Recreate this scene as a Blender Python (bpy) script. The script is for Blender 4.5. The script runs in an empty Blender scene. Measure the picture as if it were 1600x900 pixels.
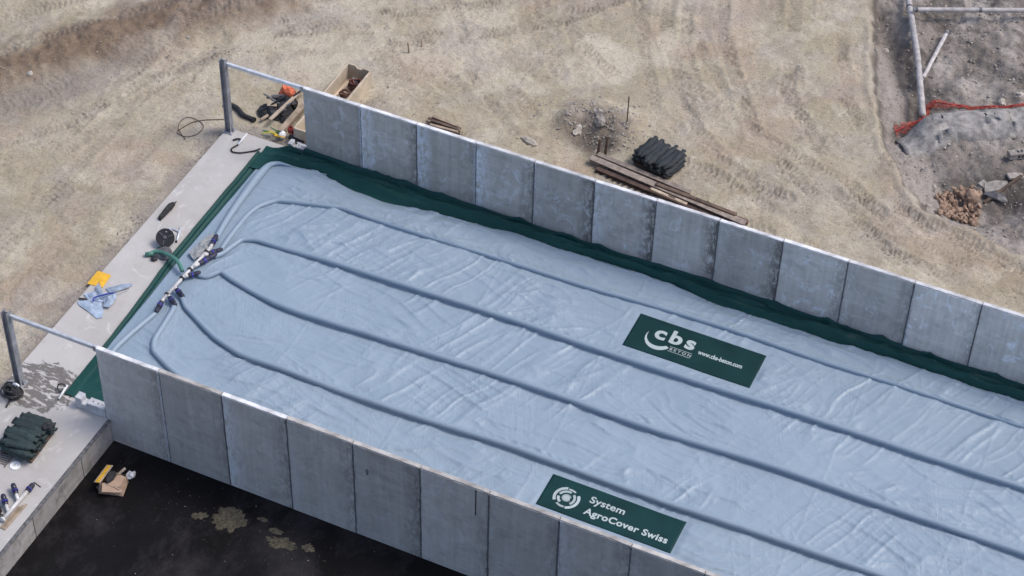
import bpy, bmesh, math, random
import numpy as np
from mathutils import Vector, Matrix, Euler

random.seed(7)
S = bpy.context.scene
R = math.radians

# ------------------------------------------------------------------ camera, sky, sun, exposure
cam_data = bpy.data.cameras.new('camera')
cam = bpy.data.objects.new('camera', cam_data)
S.collection.objects.link(cam)
cam.location = (26.8526, -32.8636, 45.5744)
cam.rotation_euler = (0.796738, -0.0208015, 0.432480)
cam_data.sensor_width = 36.0
cam_data.lens = 36.0 * 3351.3 / 1600.0
cam_data.clip_start = 0.5
cam_data.clip_end = 3000.0
S.camera = cam

SUN_EL, SUN_AZ = R(57), R(62)            # azimuth clockwise from +Y
world = bpy.data.worlds.new('World')
S.world = world
world.use_nodes = True
wn = world.node_tree
bg = wn.nodes['Background']
sky = wn.nodes.new('ShaderNodeTexSky')
sky.sky_type = 'NISHITA'
sky.sun_disc = False
sky.sun_elevation = SUN_EL
sky.sun_rotation = SUN_AZ
sky.air_density = 0.8
sky.dust_density = 3
sky.ozone_density = 1.0
wn.links.new(sky.outputs[0], bg.inputs[0])
bg.inputs[1].default_value = 0.142

sun_l = bpy.data.lights.new('sun', 'SUN')
sun_l.energy = 1.15
sun_l.angle = R(18)
sun_l.color = (1.0, 0.95, 0.88)
sun = bpy.data.objects.new('sun', sun_l)
S.collection.objects.link(sun)
sd = Vector((math.sin(SUN_AZ) * math.cos(SUN_EL), math.cos(SUN_AZ) * math.cos(SUN_EL), math.sin(SUN_EL)))
sun.rotation_euler = (-sd).to_track_quat('-Z', 'Y').to_euler()
sun.location = (0, 0, 60)

S.view_settings.view_transform = 'Standard'
S.view_settings.look = 'None'
S.view_settings.gamma = 1.0
S.view_settings.exposure = 0.55

# ------------------------------------------------------------------ constants of the place (metres)
H = 2.85            # wall top above the slab
PIT = -0.886        # asphalt level in front of the near wall
WY = 12.45          # inner face of the far wall
TH = 0.15           # wall thickness
COL = S.collection

# ------------------------------------------------------------------ noise in numpy
_rng = np.random.RandomState(11)
_T = _rng.rand(256, 256)
def vn(x, y, seed=0):
    x = np.asarray(x, float) + seed * 17.13; y = np.asarray(y, float) + seed * 9.71
    xi = np.floor(x).astype(int); yi = np.floor(y).astype(int)
    fx = x - xi; fy = y - yi
    fx = fx * fx * fx * (fx * (fx * 6 - 15) + 10); fy = fy * fy * fy * (fy * (fy * 6 - 15) + 10)
    a = _T[xi & 255, yi & 255]; b = _T[(xi + 1) & 255, yi & 255]
    c = _T[xi & 255, (yi + 1) & 255]; d = _T[(xi + 1) & 255, (yi + 1) & 255]
    return (a * (1 - fx) + b * fx) * (1 - fy) + (c * (1 - fx) + d * fx) * fy
def fbm(x, y, seed=0, o=4):
    s = 0; a = 0.5; n = 0
    for i in range(o):
        s = s + a * vn(x, y, seed + i * 3); n += a; a *= 0.5; x = x * 2.03; y = y * 2.03
    return s / n
def sst(a, b, x):
    t = np.clip((x - a) / (b - a), 0, 1); return t * t * (3 - 2 * t)
def polydist(x, y, pts):
    """unsigned distance, arc length and side (+ left of travel) to a polyline"""
    best = np.full(np.shape(x), 1e9); arc = np.zeros(np.shape(x)); side = np.zeros(np.shape(x)); acc = 0.0
    for (a, b) in zip(pts[:-1], pts[1:]):
        dx, dy = b[0] - a[0], b[1] - a[1]; L = math.hypot(dx, dy)
        if L < 1e-6: continue
        t = np.clip(((x - a[0]) * dx + (y - a[1]) * dy) / (L * L), 0, 1)
        d = np.hypot(x - a[0] - t * dx, y - a[1] - t * dy)
        m = d < best
        best = np.where(m, d, best); arc = np.where(m, acc + t * L, arc)
        side = np.where(m, np.sign(dx * (y - a[1]) - dy * (x - a[0])), side)
        acc += L
    return best, arc, side
def smooth_path(pts, step=0.12, sharp=0.5):
    """Catmull-Rom resampled path"""
    P = [Vector(p) for p in pts]; P = [P[0] * 2 - P[1]] + P + [P[-1] * 2 - P[-2]]
    out = []
    for i in range(1, len(P) - 2):
        n = max(2, int((P[i + 1] - P[i]).length / step))
        m1 = (P[i + 1] - P[i - 1]) * 0.5 * sharp; m2 = (P[i + 2] - P[i]) * 0.5 * sharp
        for k in range(n):
            t = k / n
            out.append(P[i] * (2*t**3 - 3*t*t + 1) + m1 * (t**3 - 2*t*t + t) + P[i + 1] * (-2*t**3 + 3*t*t) + m2 * (t**3 - t*t))
    out.append(P[-2]); return out

# ------------------------------------------------------------------ materials
def nd(nt, t, **k):
    n = nt.nodes.new(t)
    for a, b in k.items(): setattr(n, a, b)
    return n
def principled(name):
    m = bpy.data.materials.new(name); m.use_nodes = True
    return m, m.node_tree, m.node_tree.nodes['Principled BSDF']
def plain(name, col, rough=0.6, metal=0.0, var=0.25, scale=6.0, bump=0.15, spec=0.5, bscale=None):
    m, nt, b = principled(name)
    tc = nd(nt, 'ShaderNodeTexCoord'); no = nd(nt, 'ShaderNodeTexNoise'); no.inputs['Scale'].default_value = scale
    no.inputs['Detail'].default_value = 6
    nt.links.new(tc.outputs['Object'], no.inputs['Vector'])
    r = nd(nt, 'ShaderNodeValToRGB')
    c = Vector(col)
    r.color_ramp.elements[0].position = 0.3; r.color_ramp.elements[1].position = 0.7
    r.color_ramp.elements[0].color = (*(c * (1 - var)), 1); r.color_ramp.elements[1].color = (*[min(1, v) for v in c * (1 + var)], 1)
    nt.links.new(no.outputs[0], r.inputs[0])
    hs = nd(nt, 'ShaderNodeHueSaturation'); oi = nd(nt, 'ShaderNodeObjectInfo'); mr = nd(nt, 'ShaderNodeMapRange')
    mr.inputs[3].default_value = 0.85; mr.inputs[4].default_value = 1.15
    nt.links.new(oi.outputs['Random'], mr.inputs[0]); nt.links.new(mr.outputs[0], hs.inputs['Value'])
    nt.links.new(r.outputs[0], hs.inputs['Color']); nt.links.new(hs.outputs[0], b.inputs['Base Color'])
    b.inputs['Roughness'].default_value = rough; b.inputs['Metallic'].default_value = metal
    b.inputs['Specular IOR Level'].default_value = spec
    if bump:
        n2 = nd(nt, 'ShaderNodeTexNoise'); n2.inputs['Scale'].default_value = bscale or scale * 5; n2.inputs['Detail'].default_value = 4
        nt.links.new(tc.outputs['Object'], n2.inputs['Vector'])
        bp = nd(nt, 'ShaderNodeBump'); bp.inputs['Strength'].default_value = bump; bp.inputs['Distance'].default_value = 0.03
        nt.links.new(n2.outputs[0], bp.inputs['Height']); nt.links.new(bp.outputs[0], b.inputs['Normal'])
    return m

def ramp(nt, src, stops):
    r = nd(nt, 'ShaderNodeValToRGB'); cr = r.color_ramp
    while len(cr.elements) < len(stops): cr.elements.new(0.5)
    for e, (p, c) in zip(cr.elements, stops):
        e.position = p; e.color = (c, c, c, 1) if not hasattr(c, '__len__') else (*c, 1)
    nt.links.new(src, r.inputs[0]); return r.outputs[0]
def noise(nt, vec, scale, detail=5, rough=0.55, dist=0.0):
    n = nd(nt, 'ShaderNodeTexNoise'); n.inputs['Scale'].default_value = scale; n.inputs['Detail'].default_value = detail
    n.inputs['Roughness'].default_value = rough; n.inputs['Distortion'].default_value = dist
    nt.links.new(vec, n.inputs['Vector']); return n.outputs[0]
def mapping(nt, vec, scale=(1, 1, 1), loc=(0, 0, 0)):
    m = nd(nt, 'ShaderNodeMapping'); m.inputs['Scale'].default_value = scale; m.inputs['Location'].default_value = loc
    nt.links.new(vec, m.inputs['Vector']); return m.outputs[0]
def mix(nt, f, a, b, mode='MIX'):
    m = nd(nt, 'ShaderNodeMix', data_type='RGBA', blend_type=mode)
    for s, v in ((0, f), (6, a), (7, b)):
        if hasattr(v, 'is_linked') or hasattr(v, 'links'): nt.links.new(v, m.inputs[s])
        elif s == 0: m.inputs[0].default_value = v
        else: m.inputs[s].default_value = (*v, 1) if len(v) == 3 else v
    return m.outputs[2]
def math_n(nt, op, a, b=None, clamp=False):
    m = nd(nt, 'ShaderNodeMath', operation=op); m.use_clamp = clamp
    for i, v in enumerate((a, b)):
        if v is None: continue
        if hasattr(v, 'links'): nt.links.new(v, m.inputs[i])
        else: m.inputs[i].default_value = v
    return m.outputs[0]
def bump(nt, b, h, strength, dist, prev=None):
    bp = nd(nt, 'ShaderNodeBump'); bp.inputs['Strength'].default_value = strength; bp.inputs['Distance'].default_value = dist
    nt.links.new(h, bp.inputs['Height'])
    if prev: nt.links.new(prev, bp.inputs['Normal'])
    nt.links.new(bp.outputs[0], b.inputs['Normal']); return bp.outputs[0]

def concrete_panel(name, dark, light, white=0.5, stain=0.5):
    m, nt, b = principled(name)
    tc = nd(nt, 'ShaderNodeTexCoord'); oi = nd(nt, 'ShaderNodeObjectInfo')
    off = nd(nt, 'ShaderNodeVectorMath', operation='MULTIPLY_ADD')
    cb = nd(nt, 'ShaderNodeCombineXYZ')
    for i in range(3): nt.links.new(oi.outputs['Random'], cb.inputs[i])
    nt.links.new(cb.outputs[0], off.inputs[0]); off.inputs[1].default_value = (173, 91, 57); nt.links.new(tc.outputs['Object'], off.inputs[2])
    v = off.outputs[0]
    cloud = noise(nt, v, 0.9, 5, 0.6, 0.6)
    col = mix(nt, ramp(nt, cloud, [(0.3, 0), (0.7, 1)]), dark, light)
    streak = noise(nt, mapping(nt, v, (7, 7, 0.35)), 1.0, 5, 0.6)
    col = mix(nt, ramp(nt, streak, [(0.35, 0.45), (0.62, 0)]), col, [c * 0.78 for c in dark])
    boards = noise(nt, mapping(nt, v, (0.5, 0.5, 5)), 1.0, 3, 0.5)
    col = mix(nt, ramp(nt, boards, [(0.5, 0), (0.7, 0.35)]), col, [c * 1.15 for c in light])
    # dark damp blotches
    bl = noise(nt, v, 2.3, 8, 0.7, 0.4)
    col = mix(nt, ramp(nt, bl, [(0.52, 0), (0.66, stain)]), col, [c * 0.55 for c in dark])
    # white cement bloom
    wb = noise(nt, mapping(nt, v, (1.2, 1.2, 1.0), (5, 3, 8)), 1.5, 9, 0.72, 1.2)
    col = mix(nt, ramp(nt, wb, [(0.54, 0), (0.66, white)]), col, (0.62, 0.66, 0.72))
    sx = nd(nt, 'ShaderNodeSeparateColor'); nt.links.new(oi.outputs['Color'], sx.inputs[0])
    sp = nd(nt, 'ShaderNodeSeparateXYZ'); nt.links.new(tc.outputs['Object'], sp.inputs[0])
    lft = ramp(nt, math_n(nt, 'DIVIDE', sp.outputs[0], 2.0), [(0.0, 1), (0.30, 0)])
    rgt = ramp(nt, math_n(nt, 'DIVIDE', sp.outputs[0], 2.0), [(0.72, 0), (1.0, 1)])
    rag = ramp(nt, noise(nt, mapping(nt, v, (3.0, 3.0, 1.4)), 2.2, 9, 0.75, 0.6), [(0.42, 0), (0.54, 1)])
    col = mix(nt, math_n(nt, 'MULTIPLY', math_n(nt, 'MULTIPLY', rgt, rag), math_n(nt, 'MULTIPLY', sx.outputs[2], 1.2), True), col, [c * 0.30 for c in dark])
    col = mix(nt, math_n(nt, 'MULTIPLY', math_n(nt, 'MULTIPLY', lft, rag), math_n(nt, 'MULTIPLY', sx.outputs[1], 1.3), True), col, (0.62, 0.66, 0.72))
    hs = nd(nt, 'ShaderNodeHueSaturation')
    nt.links.new(sx.outputs[0], hs.inputs['Value']); nt.links.new(col, hs.inputs['Color'])
    nt.links.new(hs.outputs[0], b.inputs['Base Color'])
    b.inputs['Roughness'].default_value = 0.82
    g = noise(nt, v, 40, 4); p = noise(nt, v, 4, 6)
    n1 = bump(nt, b, p, 0.25, 0.02); bump(nt, b, g, 0.25, 0.004, n1)
    return m

M = {}
M['far_concrete'] = concrete_panel('far_concrete', (0.375, 0.355, 0.33), (0.49, 0.47, 0.44), 0.7, 0.4)
M['near_concrete'] = concrete_panel('near_concrete', (0.375, 0.36, 0.34), (0.455, 0.44, 0.42), 0.22, 0.42)
M['base_concrete'] = concrete_panel('base_concrete', (0.26, 0.235, 0.215), (0.42, 0.39, 0.365), 0.15, 0.8)
M['joint_dark'] = plain('joint_dark', (0.12, 0.12, 0.125), 0.9, var=0.5, scale=9)
M['joint_pale'] = plain('joint_pale', (0.42, 0.44, 0.48), 0.9, var=0.4, scale=9)
M['coping'] = plain('coping', (0.52, 0.525, 0.54), 0.85, var=0.32, scale=3)
M['coping_grey'] = plain('coping_grey', (0.36, 0.345, 0.33), 0.85, var=0.35, scale=3)
M['block'] = plain('block', (0.40, 0.41, 0.43), 0.85, var=0.25, scale=5)
M['galv'] = plain('galv', (0.58, 0.61, 0.66), 0.42, 0.35, 0.18, 5, 0.05)
M['steel'] = plain('steel', (0.30, 0.31, 0.335), 0.5, 0.4, 0.3, 5, 0.08)
M['pvc'] = plain('pvc', (0.56, 0.55, 0.54), 0.35, 0, 0.12, 6, 0.03)
M['navy'] = plain('navy', (0.018, 0.019, 0.04), 0.4, 0, 0.4, 8, 0.05)
M['violet'] = plain('violet', (0.035, 0.035, 0.26), 0.35, 0, 0.2, 8, 0.02)
M['black'] = plain('black', (0.016, 0.016, 0.018), 0.5, 0, 0.4, 8, 0.15)
M['black_fabric'] = plain('black_fabric', (0.022, 0.022, 0.025), 0.8, 0, 0.5, 8, 0.4)
M['grey_plastic'] = plain('grey_plastic', (0.10, 0.10, 0.11), 0.5, 0, 0.3, 8, 0.1)
M['bag'] = plain('bag', (0.020, 0.037, 0.038), 0.75, 0, 0.4, 7, 0.5, bscale=30)
M['bag_dark'] = plain('bag_dark', (0.018, 0.024, 0.028), 0.75, 0, 0.4, 7, 0.5, bscale=30)
M['wood_dark'] = plain('wood_dark', (0.11, 0.075, 0.055), 0.8, 0, 0.4, 3, 0.3)
M['wood'] = plain('wood', (0.30, 0.235, 0.175), 0.8, 0, 0.3, 4, 0.3)
M['wood_pale'] = plain('wood_pale', (0.40, 0.325, 0.25), 0.8, 0, 0.25, 4, 0.2)
M['rust'] = plain('rust', (0.085, 0.055, 0.045), 0.75, 0.2, 0.4, 5, 0.3)
M['rust_pale'] = plain('rust_pale', (0.26, 0.215, 0.185), 0.75, 0.1, 0.3, 5, 0.3)
M['trough'] = plain('trough', (0.50, 0.42, 0.32), 0.75, 0, 0.18, 3, 0.15)
M['orange'] = plain('orange', (0.55, 0.13, 0.06), 0.6, 0, 0.3, 8, 0.4)
M['red'] = plain('red', (0.30, 0.03, 0.025), 0.45, 0, 0.3, 8, 0.2)
M['redbrown'] = plain('redbrown', (0.10, 0.035, 0.025), 0.6, 0, 0.4, 8, 0.2)
M['yellow'] = plain('yellow', (0.78, 0.44, 0.03), 0.5, 0, 0.12, 6, 0.1)
M['yellowgreen'] = plain('yellowgreen', (0.42, 0.42, 0.05), 0.6, 0, 0.3, 8, 0.2)
M['green_plastic'] = plain('green_plastic', (0.04, 0.17, 0.06), 0.5, 0, 0.3, 8, 0.2)
M['hose_green'] = plain('hose_green', (0.07, 0.20, 0.16), 0.4, 0, 0.15, 5, 0.05)
M['blue_rod'] = plain('blue_rod', (0.03, 0.05, 0.28), 0.4, 0, 0.15, 5, 0.05)
M['cardboard'] = plain('cardboard', (0.40, 0.28, 0.20), 0.85, 0, 0.15, 5, 0.15)
M['film'] = plain('film', (0.34, 0.36, 0.37), 0.35, 0, 0.35, 12, 0.6)
M['white'] = plain('white', (0.74, 0.75, 0.77), 0.5, 0, 0.1, 5, 0.1)
M['scrap'] = plain('scrap', (0.29, 0.36, 0.46), 0.6, 0, 0.2, 5, 0.2)
M['sand_patch'] = plain('sand_patch', (0.095, 0.083, 0.056), 0.95, 0, 0.6, 18, 0.9)
M['brick_stone'] = plain('brick_stone', (0.34, 0.235, 0.17), 0.9, 0, 0.35, 9, 0.5)
M['clod'] = plain('clod', (0.36, 0.305, 0.225), 0.95, 0, 0.4, 9, 0.5)
M['rubble'] = plain('rubble', (0.30, 0.275, 0.25), 0.92, 0, 0.35, 8, 0.6)
M['pale_stone'] = plain('pale_stone', (0.44, 0.40, 0.35), 0.92, 0, 0.3, 8, 0.6)
M['net_red'] = plain('net_red', (0.42, 0.085, 0.062), 0.7, 0, 0.3, 6, 0.5)
M['fleece'] = plain('fleece', (0.235, 0.225, 0.215), 0.95, 0, 0.4, 4.5, 1.0, bscale=14)
M['white_pipe'] = plain('white_pipe', (0.42, 0.395, 0.39), 0.6, 0, 0.3, 5, 0.1)
M['print_white'] = plain('print_white', (0.36, 0.425, 0.435), 0.6, 0, 0.08, 5, 0.0)
M['banner'] = plain('banner', (0.0065, 0.038, 0.040), 0.6, 0, 0.2, 1.2, 0.1, spec=0.15)

def fabric(name, a, b2, rough, sheen_scale, spec=0.4, crease=1.0):
    m, nt, b = principled(name)
    tc = nd(nt, 'ShaderNodeTexCoord'); v = tc.outputs['Object']
    n = noise(nt, v, 0.45, 5, 0.6, 0.4)
    col = mix(nt, ramp(nt, n, [(0.3, 0), (0.7, 1)]), a, b2)
    d = noise(nt, v, 3.0, 8, 0.7)
    col = mix(nt, ramp(nt, d, [(0.55, 0), (0.75, 0.25)]), col, [c * 0.8 for c in a])
    nt.links.new(col, b.inputs['Base Color']); b.inputs['Roughness'].default_value = rough; b.inputs['Specular IOR Level'].default_value = spec
    w = noise(nt, mapping(nt, v, (1.2, 3.5, 2)), 2.2, 7, 0.6, 1.5)
    n1 = bump(nt, b, w, 0.22, sheen_scale)
    for k_, (rot, sc_, off_) in enumerate(((20, (0.22, 3.6, 1), 0), (-14, (0.25, 4.6, 1), 13), (66, (0.3, 3.6, 1), 29), (38, (0.25, 5.2, 1), 41))):
        mp = nd(nt, 'ShaderNodeMapping'); mp.inputs['Rotation'].default_value = (0, 0, R(rot)); mp.inputs['Location'].default_value = (off_, off_ * 0.7, 0); nt.links.new(v, mp.inputs['Vector'])
        cl = noise(nt, mapping(nt, mp.outputs[0], sc_), 0.8, 3, 0.5, 0.5)
        ln = ramp(nt, cl, [(0.44, 0), (0.495, 1), (0.515, 1), (0.53, 0)])
        wt = ramp(nt, noise(nt, mapping(nt, v, (1, 1, 1), (off_ * 1.3, 5, 0)), 0.42, 2), [(0.46, 0), (0.56, 1)])
        n1 = bump(nt, b, math_n(nt, 'MULTIPLY', ln, wt), 0.20 * crease, 0.020, n1)
    f = noise(nt, v, 18, 4, 0.6, 0.6); bump(nt, b, f, 0.2, 0.006, n1)
    return m
M['cover_blue'] = fabric('cover_blue', (0.240, 0.314, 0.390), (0.274, 0.352, 0.430), 0.43, 0.03, 0.45, 1.0)
M['tube_blue'] = fabric('tube_blue', (0.234, 0.307, 0.383), (0.264, 0.341, 0.419), 0.42, 0.02, 0.45, 0.0)
M['cover_green'] = fabric('cover_green', (0.008, 0.048, 0.043), (0.012, 0.062, 0.056), 0.42, 0.05, 0.22, 0.6)

# slab: pale trowelled concrete, dirty along the edges, wet round the near post
def slab_material():
    m, nt, b = principled('slab')
    tc = nd(nt, 'ShaderNodeTexCoord'); v = tc.outputs['Object']
    col = mix(nt, ramp(nt, noise(nt, v, 0.55, 6, 0.6, 0.5), [(0.3, 0), (0.7, 1)]), (0.39, 0.375, 0.36), (0.485, 0.47, 0.455))
    col = mix(nt, ramp(nt, noise(nt, v, 2.5, 8, 0.7), [(0.56, 0), (0.72, 0.5)]), col, (0.36, 0.32, 0.29))
    col = mix(nt, ramp(nt, noise(nt, mapping(nt, v, (1, 1, 1), (7, 2, 0)), 1.3, 8, 0.7, 1.0), [(0.58, 0), (0.68, 0.55)]), col, (0.64, 0.63, 0.62))
    # wet patch, its own ragged shape
    sx = nd(nt, 'ShaderNodeSeparateXYZ'); nt.links.new(v, sx.inputs[0])
    dx = math_n(nt, 'DIVIDE', math_n(nt, 'ADD', sx.outputs[0], 2.35), 1.15)
    dy = math_n(nt, 'DIVIDE', math_n(nt, 'ADD', sx.outputs[1], -0.20), 0.98)
    rr = math_n(nt, 'SQRT', math_n(nt, 'ADD', math_n(nt, 'MULTIPLY', dx, dx), math_n(nt, 'MULTIPLY', dy, dy)))
    edge = math_n(nt, 'MULTIPLY', math_n(nt, 'ADD', noise(nt, v, 3.2, 6, 0.65, 0.5), -0.5), 1.1)
    rr = math_n(nt, 'ADD', rr, edge)
    wet = ramp(nt, rr, [(0.93, 1), (0.98, 0)])
    isl = noise(nt, mapping(nt, v, (1.0, 2.6, 1), (3.3, 1.7, 0)), 2.6, 4, 0.55, 0.8)
    wet = math_n(nt, 'MULTIPLY', wet, ramp(nt, isl, [(0.53, 1), (0.57, 0)]))
    wet = math_n(nt, 'MULTIPLY', wet, ramp(nt, noise(nt, v, 13, 5, 0.7), [(0.56, 1), (0.66, 0.35)]))
    # drying rim towards the left edge
    col = mix(nt, math_n(nt, 'MULTIPLY', wet, 0.9), col, (0.125, 0.113, 0.10))
    nt.links.new(col, b.inputs['Base Color'])
    rg = nd(nt, 'ShaderNodeMapRange'); nt.links.new(wet, rg.inputs[0]); rg.inputs[3].default_value = 0.8; rg.inputs[4].default_value = 0.35
    nt.links.new(rg.outputs[0], b.inputs['Roughness'])
    bump(nt, b, noise(nt, v, 9, 7), 0.25, 0.01)
    return m
M['slab'] = slab_material()

def asphalt_material():
    m, nt, b = principled('asphalt')
    tc = nd(nt, 'ShaderNodeTexCoord'); v = tc.outputs['Object']
    col = mix(nt, ramp(nt, noise(nt, v, 0.7, 5), [(0.3, 0), (0.7, 1)]), (0.006, 0.0055, 0.006), (0.011, 0.0105, 0.0115))
    dust = noise(nt, mapping(nt, v, (1.0, 0.7, 1), (2.1, 0.4, 0)), 0.7, 12, 0.75, 0.2)
    col = mix(nt, ramp(nt, dust, [(0.50, 0), (0.72, 0.7)]), col, (0.045, 0.042, 0.046))
    scr = noise(nt, mapping(nt, v, (6.0, 0.8, 1)), 1.1, 9, 0.75, 0.3)
    col = mix(nt, ramp(nt, scr, [(0.62, 0), (0.72, 0.45)]), col, (0.06, 0.057, 0.057))
    spk = noise(nt, v, 28, 3, 0.5)
    col = mix(nt, ramp(nt, spk, [(0.70, 0), (0.76, 0.55)]), col, (0.13, 0.125, 0.11))
    nt.links.new(col, b.inputs['Base Color'])
    nt.links.new(ramp(nt, dust, [(0.35, 0.55), (0.6, 0.8)]), b.inputs['Roughness'])
    b.inputs['Specular IOR Level'].default_value = 0.08
    bump(nt, b, noise(nt, v, 30, 6), 0.35, 0.01)
    return m
M['asphalt'] = asphalt_material()

def ground_material():
    m, nt, b = principled('soil')
    tc = nd(nt, 'ShaderNodeTexCoord'); v = tc.outputs['Object']
    at = nd(nt, 'ShaderNodeAttribute'); at.attribute_name = 'soil'
    col = at.outputs['Color']
    n1 = noise(nt, v, 1.1, 9, 0.68, 0.6)
    col = mix(nt, ramp(nt, n1, [(0.35, 0.0), (0.65, 0.6)]), col, mix(nt, 1.0, col, (0.86, 0.82, 0.76), 'MULTIPLY'))
    n2 = noise(nt, v, 7.0, 7, 0.7, 0.4)
    col = mix(nt, ramp(nt, n2, [(0.36, 0.55), (0.44, 0.0)]), col, mix(nt, 1.0, col, (0.56, 0.53, 0.50), 'MULTIPLY'))
    n4 = noise(nt, mapping(nt, v, (1, 1, 1), (1, 5, 0)), 17.0, 5, 0.7)
    col = mix(nt, ramp(nt, n4, [(0.40, 0.65), (0.45, 0.0)]), col, mix(nt, 1.0, col, (0.60, 0.57, 0.54), 'MULTIPLY'))
    n3 = noise(nt, mapping(nt, v, (1, 1, 1), (4, 9, 0)), 11.0, 6, 0.7)
    col = mix(nt, ramp(nt, n3, [(0.54, 0.0), (0.59, 0.6)]), col, mix(nt, 1.0, col, (1.28, 1.27, 1.25), 'MULTIPLY'))
    # pale grit
    vo = nd(nt, 'ShaderNodeTexVoronoi'); vo.inputs['Scale'].default_value = 16; nt.links.new(v, vo.inputs['Vector'])
    gm = math_n(nt, 'MULTIPLY', ramp(nt, vo.outputs['Distance'], [(0.13, 1), (0.22, 0)]), ramp(nt, noise(nt, v, 3.0, 5, 0.7), [(0.5, 0), (0.62, 0.75)]))
    col = mix(nt, gm, col, (0.52, 0.49, 0.45))
    nt.links.new(col, b.inputs['Base Color']); b.inputs['Roughness'].default_value = 0.95
    b.inputs['Specular IOR Level'].default_value = 0.2
    p = bump(nt, b, n2, 0.8, 0.06); bump(nt, b, noise(nt, v, 20, 6, 0.7), 0.7, 0.03, p)
    return m
M['soil'] = ground_material()

# ------------------------------------------------------------------ mesh helpers
class MB:
    def __init__(self): self.v = []; self.f = []
    def add(self, vs, fs):
        o = len(self.v); self.v += [tuple(p) for p in vs]; self.f += [tuple(i + o for i in f) for f in fs]; return self
    def box(self, lo, hi, mat=None):
        x0, y0, z0 = lo; x1, y1, z1 = hi
        vs = [Vector(p) for p in ((x0,y0,z0),(x1,y0,z0),(x1,y1,z0),(x0,y1,z0),(x0,y0,z1),(x1,y0,z1),(x1,y1,z1),(x0,y1,z1))]
        if mat is not None: vs = [mat @ p for p in vs]
        return self.add(vs, [(0,3,2,1),(4,5,6,7),(0,1,5,4),(1,2,6,5),(2,3,7,6),(3,0,4,7)])
    def tube(self, pts, r, n=10, cap=True, wob=None):
        P = [Vector(p) for p in pts]; rs = r if hasattr(r, '__len__') else [r] * len(P)
        o = len(self.v); up = Vector((0, 0, 1))
        for i, p in enumerate(P):
            t = (P[min(i + 1, len(P) - 1)] - P[max(i - 1, 0)]).normalized()
            a = t.cross(up)
            if a.length < 0.05: a = t.cross(Vector((1, 0, 0)))
            a.normalize(); b = a.cross(t).normalized()
            for k in range(n):
                th = 2 * math.pi * k / n; rr = rs[i] * (wob(i, k) if wob else 1)
                self.v.append(tuple(p + (a * math.cos(th) + b * math.sin(th)) * rr))
        for i in range(len(P) - 1):
            for k in range(n):
                k2 = (k + 1) % n
                self.f.append((o + i*n + k, o + i*n + k2, o + (i+1)*n + k2, o + (i+1)*n + k))
        if cap:
            self.f.append(tuple(o + k for k in range(n))); e = o + (len(P) - 1) * n
            self.f.append(tuple(e + n - 1 - k for k in range(n)))
        return self
    def prism(self, poly, z0, z1, mat=None):
        n = len(poly); vs = [Vector((p[0], p[1], z0)) for p in poly] + [Vector((p[0], p[1], z1)) for p in poly]
        if mat is not None: vs = [mat @ p for p in vs]
        return self.add(vs, [tuple(range(n - 1, -1, -1)), tuple(range(n, 2*n))] + [(i, (i+1) % n, n + (i+1) % n, n + i) for i in range(n)])
    def lathe(self, prof, n=20, mat=None):
        o = len(self.v)
        for (r, z) in prof:
            for k in range(n):
                p = Vector((r * math.cos(2*math.pi*k/n), r * math.sin(2*math.pi*k/n), z))
                self.v.append(tuple(mat @ p if mat is not None else p))
        for i in range(len(prof) - 1):
            for k in range(n):
                k2 = (k + 1) % n; self.f.append((o+i*n+k, o+i*n+k2, o+(i+1)*n+k2, o+(i+1)*n+k))
        self.f.append(tuple(o + n - 1 - k for k in range(n))); e = o + (len(prof)-1)*n
        self.f.append(tuple(e + k for k in range(n))); return self
    def mesh(self, name, mat, smooth=False, bevel=0):
        me = bpy.data.meshes.new(name); me.from_pydata(self.v, [], self.f); me.update()
        bm = bmesh.new(); bm.from_mesh(me); bmesh.ops.recalc_face_normals(bm, faces=bm.faces)
        if bevel: bmesh.ops.bevel(bm, geom=bm.edges[:], offset=bevel, segments=1, affect='EDGES', clamp_overlap=True)
        bm.to_mesh(me); bm.free()
        if smooth: me.polygons.foreach_set('use_smooth', [True] * len(me.polygons))
        me.materials.append(M[mat] if isinstance(mat, str) else mat); return me
    def build(self, name, mat, parent=None, smooth=False, bevel=0):
        return link(name, self.mesh(name, mat, smooth, bevel), parent)
def link(name, me, parent=None):
    o = bpy.data.objects.new(name, me); COL.objects.link(o)
    if parent is not None: o.parent = parent
    return o
def tag(o, label=None, cat=None, group=None, kind=None):
    if label: o['label'] = label
    if cat: o['category'] = cat
    if group: o['group'] = group
    if kind: o['kind'] = kind
    return o
def thing(name, loc, label, cat, group=None, rz=0):
    o = bpy.data.objects.new(name, None); COL.objects.link(o); o.empty_display_size = 0.2
    o.location = loc; o.rotation_euler = (0, 0, rz); return tag(o, label, cat, group)
def frame(p, q, roll=0):
    """matrix whose X runs from p to q, Z as upright as can be, origin at p"""
    x = (Vector(q) - Vector(p)).normalized(); z = Vector((0, 0, 1))
    y = z.cross(x)
    if y.length < 1e-4: y = Vector((0, 1, 0))
    y.normalize(); z = x.cross(y)
    m = Matrix((x, y, z)).transposed().to_4x4(); m.translation = Vector(p)
    return m @ Matrix.Rotation(roll, 4, 'X')
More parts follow.
